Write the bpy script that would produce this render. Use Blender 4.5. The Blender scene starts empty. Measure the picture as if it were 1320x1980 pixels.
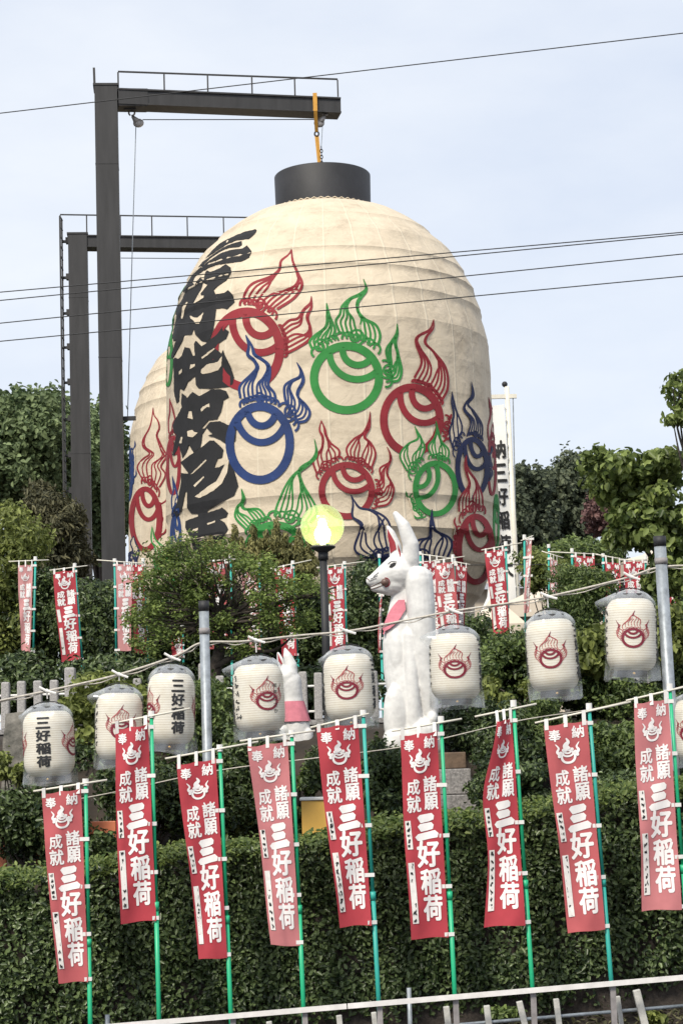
import bpy, bmesh, math, random
import numpy as np
from mathutils import Vector, Matrix
from mathutils.bvhtree import BVHTree
from mathutils.geometry import delaunay_2d_cdt

rng = random.Random(7)
nr = np.random.default_rng(7)
scene = bpy.context.scene
COL = scene.collection
R = math.radians

# ------------------------------------------------------------------ camera, sky, sun, exposure
FPX = 3800.0                       # focal length in pixels of the 1320 x 1980 photograph
EYE = Vector((0, 0, 3.0))
PITCH = math.atan(490 / FPX)
ROLL = R(1.8)
_f = Vector((0, math.cos(PITCH), math.sin(PITCH)))
_r0 = Vector((1, 0, 0)); _u0 = Vector((0, -math.sin(PITCH), math.cos(PITCH)))
_r = _r0 * math.cos(ROLL) - _u0 * math.sin(ROLL)
_u = _r0 * math.sin(ROLL) + _u0 * math.cos(ROLL)
cam_d = bpy.data.cameras.new('camera'); cam = bpy.data.objects.new('camera', cam_d); COL.objects.link(cam)
cam_d.sensor_width = 36; cam_d.sensor_fit = 'AUTO'; cam_d.lens = FPX / 1980 * 36
cam_d.clip_start = 0.1; cam_d.clip_end = 3000
m = Matrix((_r, _u, -_f)).transposed().to_4x4(); m.translation = EYE
cam.matrix_world = m
scene.camera = cam
scene.view_settings.view_transform = 'Standard'; scene.view_settings.look = 'None'
scene.view_settings.exposure = 0.74; scene.view_settings.gamma = 1
scene.render.resolution_x = 682; scene.render.resolution_y = 1024
scene.cycles.max_bounces = 8; scene.cycles.transparent_max_bounces = 16
scene.cycles.diffuse_bounces = 3

SUN_EL, SUN_AZ = R(47), R(-152)    # soft sun high behind the camera's left shoulder
W = bpy.data.worlds.new('World'); scene.world = W; W.use_nodes = True
nt = W.node_tree; nt.nodes.clear()
def wn(t): return nt.nodes.new(t)
sky = wn('ShaderNodeTexSky'); sky.sky_type = 'NISHITA'; sky.sun_disc = False
sky.sun_elevation = SUN_EL; sky.sun_rotation = SUN_AZ + math.pi * 0
tc = wn('ShaderNodeTexCoord'); mp = wn('ShaderNodeMapping'); mp.inputs['Scale'].default_value = (1.6, 1.6, 4.0)
nz = wn('ShaderNodeTexNoise'); nz.inputs['Scale'].default_value = 2.2; nz.inputs['Detail'].default_value = 7; nz.inputs['Roughness'].default_value = .55
rp = wn('ShaderNodeValToRGB')
rp.color_ramp.elements[0].position = .30; rp.color_ramp.elements[0].color = (0.60, 0.665, 0.785, 1)
rp.color_ramp.elements[1].position = .74; rp.color_ramp.elements[1].color = (0.81, 0.84, 0.885, 1)
gain = wn('ShaderNodeVectorMath'); gain.operation = 'SCALE'; gain.inputs[3].default_value = 7.2
mx = wn('ShaderNodeMix'); mx.data_type = 'RGBA'; mx.inputs[0].default_value = .9
bg = wn('ShaderNodeBackground'); bg.inputs[1].default_value = .1
out = wn('ShaderNodeOutputWorld')
L = nt.links.new
L(tc.outputs['Generated'], mp.inputs[0]); L(mp.outputs[0], nz.inputs['Vector']); L(nz.outputs['Fac'], rp.inputs[0])
L(rp.outputs[0], gain.inputs[0]); L(sky.outputs[0], mx.inputs[6]); L(gain.outputs[0], mx.inputs[7])
L(mx.outputs[2], bg.inputs[0]); L(bg.outputs[0], out.inputs[0])
sd = bpy.data.lights.new('sun', 'SUN'); sd.energy = 2.3; sd.angle = R(13); sd.color = (1, .93, .80)
sun = bpy.data.objects.new('sun', sd); COL.objects.link(sun)
_sd = Vector((math.sin(SUN_AZ) * math.cos(SUN_EL), math.cos(SUN_AZ) * math.cos(SUN_EL), math.sin(SUN_EL)))
sun.rotation_euler = (-_sd).to_track_quat('-Z', 'Y').to_euler()

def ray(px, py):
    return _f + _r * ((px - 660) / FPX) + _u * ((990 - py) / FPX)
def P(px, py, Y):
    d = ray(px, py); return EYE + d * (Y / d.y)
def S(Y): return Y / FPX           # metres per photograph pixel at depth Y

# ------------------------------------------------------------------ materials
def mat(name, col, rough=.7, var=.12, scale=6.0, bump=0.0, bscale=None, metal=0.0, col2=None, stretch=None, spec=.5):
    M = bpy.data.materials.new(name); M.use_nodes = True
    n = M.node_tree; b = n.nodes['Principled BSDF']; l = n.links.new
    b.inputs['Roughness'].default_value = rough; b.inputs['Metallic'].default_value = metal
    b.inputs['Specular IOR Level'].default_value = spec
    t = n.nodes.new('ShaderNodeTexCoord'); mp_ = n.nodes.new('ShaderNodeMapping')
    if stretch: mp_.inputs['Scale'].default_value = stretch
    l(t.outputs['Object'], mp_.inputs[0])
    z = n.nodes.new('ShaderNodeTexNoise'); z.inputs['Scale'].default_value = scale; z.inputs['Detail'].default_value = 6; z.inputs['Roughness'].default_value = .6
    l(mp_.outputs[0], z.inputs['Vector'])
    r = n.nodes.new('ShaderNodeValToRGB'); r.color_ramp.elements[0].position = .3; r.color_ramp.elements[1].position = .7
    lo = col2 if col2 else tuple(c * (1 - var) for c in col)
    hi = col if col2 else tuple(min(1, c * (1 + var)) for c in col)
    r.color_ramp.elements[0].color = (*lo, 1); r.color_ramp.elements[1].color = (*hi, 1)
    l(z.outputs['Fac'], r.inputs[0]); l(r.outputs[0], b.inputs['Base Color'])
    if bump:
        z2 = n.nodes.new('ShaderNodeTexNoise'); z2.inputs['Scale'].default_value = bscale or scale * 3; z2.inputs['Detail'].default_value = 5
        l(mp_.outputs[0], z2.inputs['Vector'])
        bp = n.nodes.new('ShaderNodeBump'); bp.inputs['Strength'].default_value = bump; bp.inputs['Distance'].default_value = .02
        l(z2.outputs['Fac'], bp.inputs['Height']); l(bp.outputs[0], b.inputs['Normal'])
    return M

def leafmat(name, lo, hi, rough=.45, trans=.25):
    M = bpy.data.materials.new(name); M.use_nodes = True
    n = M.node_tree; b = n.nodes['Principled BSDF']; l = n.links.new
    at = n.nodes.new('ShaderNodeAttribute'); at.attribute_name = 'tint'
    r = n.nodes.new('ShaderNodeValToRGB'); r.color_ramp.elements[0].color = (*lo, 1); r.color_ramp.elements[1].color = (*hi, 1)
    l(at.outputs['Fac'], r.inputs[0]); l(r.outputs[0], b.inputs['Base Color'])
    b.inputs['Roughness'].default_value = rough; b.inputs['Specular IOR Level'].default_value = .34
    tr = n.nodes.new('ShaderNodeBsdfTranslucent'); l(r.outputs[0], tr.inputs[0])
    ms = n.nodes.new('ShaderNodeMixShader'); ms.inputs[0].default_value = trans
    l(b.outputs[0], ms.inputs[1]); l(tr.outputs[0], ms.inputs[2]); l(ms.outputs[0], n.nodes['Material Output'].inputs[0])
    return M

M_steel = mat('dark_steel', (.030, .029, .030), .6, .34, 1.6, .06, 8, stretch=(4, 4, .5))
M_cap = mat('lantern_cap_black', (.022, .022, .025), .62, .35, 1.2, .1, 12)
M_white = mat('white_paint', (.78, .77, .74), .55, .06, 5)
M_ink = mat('ink_black', (.013, .013, .0145), .8, .3, 2.0, .05)
M_red = mat('paint_red', (.24, .014, .022), .75, .16, 1.5, .05)
M_green = mat('paint_green', (.026, .215, .040), .75, .2, 1.5, .05)
M_blue = mat('paint_blue', (.010, .034, .135), .75, .2, 1.5, .05)
M_navy = mat('paint_navy', (.009, .015, .060), .75, .2, 1.5, .05)
M_poleg = mat('pole_green', (.02, .42, .20), .4, .12, 3)
M_polet = mat('pole_teal', (.03, .36, .30), .45, .15, 3)
M_bar = mat('bar_cream', (.74, .70, .60), .5, .06, 5)
M_tab = mat('tab_white', (.80, .78, .75), .8, .05, 9)
M_print = mat('print_white', (.82, .79, .78), .85, .05, 14)
M_paper = mat('paper_strip', (.76, .73, .70), .85, .08, 30)
M_galv = mat('galvanised', (.30, .33, .36), .45, .28, 14, .05, None, .3)
M_galvd = mat('weathered_zinc', (.27, .25, .25), .6, .25, 12)
M_rail = mat('rail_white', (.76, .73, .71), .55, .15, 7)
M_stake = mat('stake_grey', (.50, .49, .46), .8, .2, 14, .2)
M_rope = mat('rope_grey', (.52, .48, .42), .8, .25, 40)
M_wire = mat('wire_black', (.02, .02, .022), .6, .1, 3)
M_granite = mat('granite', (.50, .48, .46), .8, .3, 55, .3, 40, col2=(.22, .21, .21))
M_granited = mat('granite_base', (.42, .40, .39), .85, .3, 38, .4, 30, col2=(.13, .125, .125))
M_brownstone = mat('brown_slab', (.20, .135, .09), .85, .3, 9, .4, 18, col2=(.10, .07, .05))
M_mossstone = mat('mossy_stone', (.26, .24, .21), .9, .4, 9, .9, 14, col2=(.06, .06, .052))
M_wall = mat('retaining_stone', (.07, .066, .064), .9, .4, 4, .9, 8, col2=(.025, .024, .024))
M_soil = mat('soil', (.050, .036, .026), .95, .4, 3, .6, 14, col2=(.018, .015, .011))
M_plaster = mat('fox_white', (.82, .805, .78), .5, .1, 7, .28, 18, col2=(.60, .59, .575))
M_pink = mat('bib_pink', (.62, .20, .25), .85, .12, 12, .2)
M_earred = mat('ear_red', (.28, .02, .03), .7, .15, 6)
M_brown = mat('ball_brown', (.13, .075, .06), .4, .3, 20)
M_strap = mat('strap_yellow', (.60, .30, .045), .7, .15, 12)
M_pulley = mat('pulley_grey', (.42, .39, .37), .5, .2, 12, 0, None, .3)
M_bark = mat('bark', (.085, .068, .055), .9, .4, 12, .9, 30, col2=(.03, .024, .02))
M_tent = mat('tent_beige', (.66, .57, .46), .8, .08, 3)
M_tentw = mat('tent_white', (.78, .77, .74), .8, .06, 3)
M_yellow = mat('panel_yellow', (.78, .46, .10), .5, .1, 3)
M_orange = mat('panel_orange', (.78, .24, .11), .5, .1, 3)
M_emring = mat('emblem_crimson', (.20, .008, .026), .8, .15, 20)
M_emflame = mat('emblem_rose', (.42, .09, .09), .85, .2, 20)
M_gold = mat('gold_fitting', (.7, .42, .12), .35, .1, 10, 0, None, .7)
M_roof = mat('roof_tile', (.28, .29, .32), .6, .25, 8, .3)

LEAF = {
 'hedge':  leafmat('leaf_hedge', (.014, .030, .009), (.185, .25, .095), .33, .15),
 'hedgetop': leafmat('leaf_hedge_lit', (.045, .08, .018), (.25, .31, .085), .42, .3),  # paler green puts the lit top fringe into the leaf colour
 'dark':   leafmat('leaf_dark', (.012, .026, .009), (.165, .225, .08), .36, .2),
 'mid':    leafmat('leaf_mid', (.024, .048, .012), (.235, .31, .095), .42, .28),
 'maple':  leafmat('leaf_maple', (.05, .085, .018), (.34, .43, .12), .5, .38),
 'yellow': leafmat('leaf_yellow', (.06, .08, .015), (.37, .42, .12), .5, .38),
 'olive':  leafmat('leaf_olive', (0.088, 0.090, 0.030), (0.351, 0.325, 0.124), .6, .25),
 'far':    leafmat('leaf_far', (.055, .09, .035), (.26, .33, .15), .6, .25),
 'fardark': leafmat('leaf_fardark', (0.030, 0.043, 0.025), (0.163, 0.189, 0.111), .6, .22),
 'purple': leafmat('leaf_purple', (0.056, 0.027, 0.031), (0.260, 0.143, 0.130), .6, .25),
 'brown':  leafmat('leaf_brown', (0.050, 0.053, 0.027), (0.208, 0.195, 0.104), .6, .22),
 'broad':  leafmat('leaf_broad', (.05, .08, .018), (.37, .45, .14), .4, .38),
}

def clothmat(name, col, rough=.85, trans=.18):
    M = bpy.data.materials.new(name); M.use_nodes = True
    n = M.node_tree; b = n.nodes['Principled BSDF']; l = n.links.new
    t = n.nodes.new('ShaderNodeTexCoord')
    z = n.nodes.new('ShaderNodeTexNoise'); z.inputs['Scale'].default_value = 3.5; z.inputs['Detail'].default_value = 5
    l(t.outputs['Object'], z.inputs['Vector'])
    r = n.nodes.new('ShaderNodeValToRGB'); r.color_ramp.elements[0].position = .3; r.color_ramp.elements[1].position = .72
    r.color_ramp.elements[0].color = (*[c * .85 for c in col], 1); r.color_ramp.elements[1].color = (*[min(1, c * 1.18) for c in col], 1)
    l(z.outputs['Fac'], r.inputs[0]); l(r.outputs[0], b.inputs['Base Color']); b.inputs['Roughness'].default_value = rough
    wv = n.nodes.new('ShaderNodeTexNoise'); wv.inputs['Scale'].default_value = 160; l(t.outputs['Object'], wv.inputs['Vector'])
    bp = n.nodes.new('ShaderNodeBump'); bp.inputs['Strength'].default_value = .25; bp.inputs['Distance'].default_value = .004
    l(wv.outputs['Fac'], bp.inputs['Height']); l(bp.outputs[0], b.inputs['Normal'])
    tr = n.nodes.new('ShaderNodeBsdfTranslucent'); l(r.outputs[0], tr.inputs[0])
    ms = n.nodes.new('ShaderNodeMixShader'); ms.inputs[0].default_value = trans
    l(b.outputs[0], ms.inputs[1]); l(tr.outputs[0], ms.inputs[2]); l(ms.outputs[0], n.nodes['Material Output'].inputs[0])
    return M
CLOTH = {'red': clothmat('cloth_red', (.47, .052, .070)), 'worn': clothmat('cloth_worn_red', (.52, .115, .125)),
         'faded': clothmat('cloth_faded', (.58, .205, .215)), 'pink': clothmat('cloth_pink', (.64, .30, .30)),
         'dark': clothmat('cloth_crimson', (.35, .045, .06))}

def fabric_lantern():
    """cream sailcloth: vertical sewn seams, horizontal panel joins, dirt and creases"""
    M = bpy.data.materials.new('giant_lantern_fabric'); M.use_nodes = True
    n = M.node_tree; b = n.nodes['Principled BSDF']; l = n.links.new; N = n.nodes.new
    b.inputs['Roughness'].default_value = .75
    t = N('ShaderNodeTexCoord'); sp = N('ShaderNodeSeparateXYZ'); l(t.outputs['Object'], sp.inputs[0])
    at = N('ShaderNodeMath'); at.operation = 'ARCTAN2'; l(sp.outputs[1], at.inputs[0]); l(sp.outputs[0], at.inputs[1])
    ml = N('ShaderNodeMath'); ml.operation = 'MULTIPLY'; ml.inputs[1].default_value = 30 / (2 * math.pi); l(at.outputs[0], ml.inputs[0])
    fr = N('ShaderNodeMath'); fr.operation = 'FRACT'; l(ml.outputs[0], fr.inputs[0])
    sub = N('ShaderNodeMath'); sub.operation = 'SUBTRACT'; sub.inputs[1].default_value = .5; l(fr.outputs[0], sub.inputs[0])
    ab = N('ShaderNodeMath'); ab.operation = 'ABSOLUTE'; l(sub.outputs[0], ab.inputs[0])
    seam = N('ShaderNodeValToRGB'); seam.color_ramp.elements[0].position = .02; seam.color_ramp.elements[0].color = (1, 1, 1, 1)
    seam.color_ramp.elements[1].position = .04; seam.color_ramp.elements[1].color = (0, 0, 0, 1); l(ab.outputs[0], seam.inputs[0])
    mp_ = N('ShaderNodeMapping'); mp_.inputs['Scale'].default_value = (1, 1, 1.9); l(t.outputs['Object'], mp_.inputs[0])
    z1 = N('ShaderNodeTexNoise'); z1.inputs['Scale'].default_value = 1.1; z1.inputs['Detail'].default_value = 9; z1.inputs['Roughness'].default_value = .72; l(mp_.outputs[0], z1.inputs['Vector'])
    r1 = N('ShaderNodeValToRGB'); e = r1.color_ramp.elements
    e[0].position = .30; e[0].color = (.43, .355, .26, 1); e[1].position = .66; e[1].color = (.70, .595, .45, 1)
    m_ = r1.color_ramp.elements.new(.45); m_.color = (.605, .51, .38, 1)
    l(z1.outputs['Fac'], r1.inputs[0])
    # dark scuffs in thin creases
    z2 = N('ShaderNodeTexNoise'); z2.inputs['Scale'].default_value = 2.6; z2.inputs['Detail'].default_value = 10; z2.inputs['Roughness'].default_value = .8; z2.inputs['Distortion'].default_value = 1.6
    l(mp_.outputs[0], z2.inputs['Vector'])
    r2 = N('ShaderNodeValToRGB'); e = r2.color_ramp.elements; e[0].position = .465; e[0].color = (0, 0, 0, 1); e[1].position = .535; e[1].color = (0, 0, 0, 1)
    q = r2.color_ramp.elements.new(.5); q.color = (1, 1, 1, 1); l(z2.outputs['Fac'], r2.inputs[0])
    z3 = N('ShaderNodeTexNoise'); z3.inputs['Scale'].default_value = .45; z3.inputs['Detail'].default_value = 3; l(t.outputs['Object'], z3.inputs['Vector'])
    r3 = N('ShaderNodeValToRGB'); r3.color_ramp.elements[0].position = .45; r3.color_ramp.elements[1].position = .65; l(z3.outputs['Fac'], r3.inputs[0])
    mu = N('ShaderNodeMath'); mu.operation = 'MULTIPLY'; l(r2.outputs[0], mu.inputs[0]); l(r3.outputs[0], mu.inputs[1])
    mu2 = N('ShaderNodeMath'); mu2.operation = 'MULTIPLY'; mu2.inputs[1].default_value = .55; l(mu.outputs[0], mu2.inputs[0])
    c1 = N('ShaderNodeMix'); c1.data_type = 'RGBA'; l(mu2.outputs[0], c1.inputs[0]); l(r1.outputs[0], c1.inputs[6]); c1.inputs[7].default_value = (.23, .195, .155, 1)
    ms = N('ShaderNodeMath'); ms.operation = 'MULTIPLY'; ms.inputs[1].default_value = .55; l(seam.outputs[0], ms.inputs[0])
    c2 = N('ShaderNodeMix'); c2.data_type = 'RGBA'; l(ms.outputs[0], c2.inputs[0]); l(c1.outputs[2], c2.inputs[6]); c2.inputs[7].default_value = (.74, .65, .50, 1)
    l(c2.outputs[2], b.inputs['Base Color'])
    z4 = N('ShaderNodeTexNoise'); z4.inputs['Scale'].default_value = 3.0; z4.inputs['Detail'].default_value = 8; z4.inputs['Distortion'].default_value = .8; l(t.outputs['Object'], z4.inputs['Vector'])
    ad = N('ShaderNodeMath'); ad.operation = 'MULTIPLY_ADD'; ad.inputs[1].default_value = .4; l(seam.outputs[0], ad.inputs[0]); l(z4.outputs['Fac'], ad.inputs[2])
    bp = N('ShaderNodeBump'); bp.inputs['Strength'].default_value = .35; bp.inputs['Distance'].default_value = .08
    l(ad.outputs[0], bp.inputs['Height']); l(bp.outputs[0], b.inputs['Normal'])
    return M
M_fabric = fabric_lantern()

def paper_lantern():
    """cream paper over close horizontal hoops"""
    M = bpy.data.materials.new('small_lantern_paper'); M.use_nodes = True
    n = M.node_tree; b = n.nodes['Principled BSDF']; l = n.links.new; N = n.nodes.new
    b.inputs['Roughness'].default_value = .8
    t = N('ShaderNodeTexCoord'); sp = N('ShaderNodeSeparateXYZ'); l(t.outputs['Object'], sp.inputs[0])
    zz = N('ShaderNodeTexNoise'); zz.inputs['Scale'].default_value = 5; l(t.outputs['Object'], zz.inputs['Vector'])
    ml = N('ShaderNodeMath'); ml.operation = 'MULTIPLY'; ml.inputs[1].default_value = 36; l(sp.outputs[2], ml.inputs[0])
    ad = N('ShaderNodeMath'); ad.operation = 'MULTIPLY_ADD'; ad.inputs[1].default_value = .25; l(zz.outputs['Fac'], ad.inputs[0]); l(ml.outputs[0], ad.inputs[2])
    fr = N('ShaderNodeMath'); fr.operation = 'FRACT'; l(ad.outputs[0], fr.inputs[0])
    r = N('ShaderNodeValToRGB'); e = r.color_ramp.elements
    e[0].position = 0; e[0].color = (.58, .48, .37, 1); e[1].position = .26; e[1].color = (.93, .885, .79, 1)
    l(fr.outputs[0], r.inputs[0])
    z = N('ShaderNodeTexNoise'); z.inputs['Scale'].default_value = 9; z.inputs['Detail'].default_value = 5; l(t.outputs['Object'], z.inputs['Vector'])
    r2 = N('ShaderNodeValToRGB'); r2.color_ramp.elements[0].position = .3; r2.color_ramp.elements[0].color = (.92, .90, .86, 1); r2.color_ramp.elements[1].position = .6; r2.color_ramp.elements[1].color = (1, 1, 1, 1)
    l(z.outputs['Fac'], r2.inputs[0])
    c = N('ShaderNodeMix'); c.data_type = 'RGBA'; c.blend_type = 'MULTIPLY'; c.inputs[0].default_value = 1; l(r.outputs[0], c.inputs[6]); l(r2.outputs[0], c.inputs[7])
    l(c.outputs[2], b.inputs['Base Color'])
    bp = N('ShaderNodeBump'); bp.inputs['Strength'].default_value = .35; bp.inputs['Distance'].default_value = .005
    l(fr.outputs[0], bp.inputs['Height']); l(bp.outputs[0], b.inputs['Normal'])
    tl = N('ShaderNodeBsdfTranslucent'); l(c.outputs[2], tl.inputs[0]); mm = N('ShaderNodeMixShader'); mm.inputs[0].default_value = .18; l(b.outputs[0], mm.inputs[1]); l(tl.outputs[0], mm.inputs[2]); l(mm.outputs[0], n.nodes['Material Output'].inputs[0])
    return M
M_lpaper = paper_lantern()

def plastic():
    M = bpy.data.materials.new('clear_polythene'); M.use_nodes = True
    n = M.node_tree; l = n.links.new; N = n.nodes.new; n.nodes.remove(n.nodes['Principled BSDF'])
    tr = N('ShaderNodeBsdfTransparent'); tr.inputs[0].default_value = (.995, 1, 1, 1)
    df = N('ShaderNodeBsdfDiffuse'); df.inputs[0].default_value = (.86, .89, .90, 1)
    gl = N('ShaderNodeBsdfGlossy'); gl.inputs['Roughness'].default_value = .22; gl.inputs[0].default_value = (.97, .98, 1, 1)
    m1 = N('ShaderNodeMixShader'); m1.inputs[0].default_value = .50; tl = N('ShaderNodeBsdfTranslucent'); tl.inputs[0].default_value = (.9, .93, .94, 1); m0 = N('ShaderNodeMixShader'); l(df.outputs[0], m0.inputs[1]); l(tl.outputs[0], m0.inputs[2]); l(m0.outputs[0], m1.inputs[1]); l(gl.outputs[0], m1.inputs[2])
    t = N('ShaderNodeTexCoord'); z = N('ShaderNodeTexNoise'); z.inputs['Scale'].default_value = 5; z.inputs['Detail'].default_value = 3; l(t.outputs['Object'], z.inputs['Vector'])
    r = N('ShaderNodeMapRange'); r.inputs[1].default_value = .3; r.inputs[2].default_value = .8; r.inputs[3].default_value = .0; r.inputs[4].default_value = .06; l(z.outputs['Fac'], r.inputs[0])
    lw = N('ShaderNodeLayerWeight'); lw.inputs[0].default_value = .3
    sp = N('ShaderNodeSeparateXYZ'); l(t.outputs['Object'], sp.inputs[0])
    top = N('ShaderNodeMapRange'); top.inputs[1].default_value = -.09; top.inputs[2].default_value = .03; top.inputs[3].default_value = 0; top.inputs[4].default_value = .42; l(sp.outputs[2], top.inputs[0])
    hem = N('ShaderNodeMapRange'); hem.inputs[1].default_value = -.70; hem.inputs[2].default_value = -.82; hem.inputs[3].default_value = 0; hem.inputs[4].default_value = .22; l(sp.outputs[2], hem.inputs[0])
    a1 = N('ShaderNodeMath'); a1.operation = 'MULTIPLY_ADD'; a1.inputs[1].default_value = .06; l(lw.outputs['Facing'], a1.inputs[0]); l(top.outputs[0], a1.inputs[2])
    a2 = N('ShaderNodeMath'); l(a1.outputs[0], a2.inputs[0]); l(hem.outputs[0], a2.inputs[1])
    a3 = N('ShaderNodeMath'); l(a2.outputs[0], a3.inputs[0]); l(r.outputs[0], a3.inputs[1])
    m2 = N('ShaderNodeMixShader'); l(a3.outputs[0], m2.inputs[0]); l(tr.outputs[0], m2.inputs[1]); l(m1.outputs[0], m2.inputs[2])
    l(m2.outputs[0], n.nodes['Material Output'].inputs[0]); return M
M_plastic = plastic()

# ------------------------------------------------------------------ object helpers
def rootloc(o):
    while o is not None:
        if o.parent is None: return o.location.copy()
        o = o.parent
def tag(o, label, cat, group=None, kind=None):
    if label: o['label'] = label
    if cat: o['category'] = cat
    if group: o['group'] = group
    if kind: o['kind'] = kind
    return o
def thing(name, loc, label, cat, group=None):
    o = bpy.data.objects.new(name, None); COL.objects.link(o); o.location = loc; o.empty_display_size = .2
    return tag(o, label, cat, group)

class MB:
    def __init__(s): s.v = []; s.f = []; s.mi = []; s.m = 0
    def add(s, vs, fs):
        k = len(s.v); s.v += [tuple(v) for v in vs]; s.f += [tuple(i + k for i in f) for f in fs]; s.mi += [s.m] * len(fs)
    def box(s, c, d, rot=None):
        c = Vector(c); a = [Vector((x * d[0] / 2, y * d[1] / 2, z * d[2] / 2)) for x in (-1, 1) for y in (-1, 1) for z in (-1, 1)]
        if rot is not None: a = [rot @ q for q in a]
        s.add([c + q for q in a], [(0, 1, 3, 2), (4, 6, 7, 5), (0, 4, 5, 1), (2, 3, 7, 6), (0, 2, 6, 4), (1, 5, 7, 3)])
    def beam(s, a, b, w, h, up=Vector((0, 0, 1))):
        a = Vector(a); b = Vector(b); d = (b - a).normalized(); x = d.cross(up)
        if x.length < 1e-4: x = d.cross(Vector((0, 1, 0)))
        x.normalize(); y = x.cross(d).normalized()
        vs = [p + x * sx * w / 2 + y * sy * h / 2 for p in (a, b) for sx, sy in ((-1, -1), (1, -1), (1, 1), (-1, 1))]
        s.add(vs, [(0, 1, 2, 3), (7, 6, 5, 4), (0, 4, 5, 1), (1, 5, 6, 2), (2, 6, 7, 3), (3, 7, 4, 0)])
    def tube(s, pts, r, n=8, cap=True):
        pts = [Vector(p) for p in pts]; rr = r if isinstance(r, (list, tuple)) else [r] * len(pts)
        d0 = (pts[1] - pts[0]).normalized(); x = d0.orthogonal().normalized(); vs = []
        for i, p in enumerate(pts):
            d = (pts[min(i + 1, len(pts) - 1)] - pts[max(i - 1, 0)]).normalized()
            x = (x - d * x.dot(d)).normalized(); y = d.cross(x)
            vs += [p + (x * math.cos(a) + y * math.sin(a)) * rr[i] for a in (2 * math.pi * k / n for k in range(n))]
        fs = [(i * n + k, i * n + (k + 1) % n, (i + 1) * n + (k + 1) % n, (i + 1) * n + k) for i in range(len(pts) - 1) for k in range(n)]
        if cap: fs += [tuple(range(n - 1, -1, -1)), tuple((len(pts) - 1) * n + k for k in range(n))]
        s.add(vs, fs)
    def lathe(s, prof, c, n=32, close=False):
        c = Vector(c); vs = [c + Vector((r * math.cos(a), r * math.sin(a), z)) for r, z in prof for a in (2 * math.pi * k / n for k in range(n))]
        m_ = len(prof); fs = [(i * n + k, i * n + (k + 1) % n, (i + 1) * n + (k + 1) % n, (i + 1) * n + k) for i in range(m_ - 1) for k in range(n)]
        if close: fs += [tuple(range(n - 1, -1, -1)), tuple((m_ - 1) * n + k for k in range(n))]
        s.add(vs, fs)
    def ball(s, c, r, n=12):
        r = r if isinstance(r, (tuple, list)) else (r, r, r); c = Vector(c); vs = []; k2 = n
        for i in range(n // 2 + 1):
            th = math.pi * i / (n // 2)
            for k in range(k2):
                a = 2 * math.pi * k / k2; vs.append(c + Vector((r[0] * math.sin(th) * math.cos(a), r[1] * math.sin(th) * math.sin(a), r[2] * math.cos(th))))
        s.add(vs, [(i * k2 + k, (i + 1) * k2 + k, (i + 1) * k2 + (k + 1) % k2, i * k2 + (k + 1) % k2) for i in range(n // 2) for k in range(k2)])
    def build(s, name, mats, parent=None, smooth=False, loc=None, local=False):
        off = Vector((0, 0, 0))
        if parent is not None and not local: off = rootloc(parent)
        if loc is not None: off = Vector(loc)
        me = bpy.data.meshes.new(name); me.from_pydata([(a - off.x, b - off.y, c - off.z) for a, b, c in s.v], [], s.f)
        for q in (mats if isinstance(mats, (list, tuple)) else [mats]): me.materials.append(q)
        if len(me.materials) > 1: me.polygons.foreach_set('material_index', s.mi)
        if smooth: me.polygons.foreach_set('use_smooth', [True] * len(me.polygons))
        me.update()
        o = bpy.data.objects.new(name, me); COL.objects.link(o)
        if parent is not None: o.parent = parent
        elif loc is not None: o.location = loc
        return o

def crm(pts, k=8):
    """Catmull-Rom through pts"""
    p = [np.array(q, float) for q in pts]; p = [2 * p[0] - p[1]] + p + [2 * p[-1] - p[-2]]; o = []
    for i in range(1, len(p) - 2):
        for t in np.linspace(0, 1, k, endpoint=False):
            a, b, c, d = p[i - 1], p[i], p[i + 1], p[i + 2]
            o.append(.5 * ((2 * b) + (-a + c) * t + (2 * a - 5 * b + 4 * c - d) * t ** 2 + (-a + 3 * b - 3 * c + d) * t ** 3))
    o.append(p[-2]); return o

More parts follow.
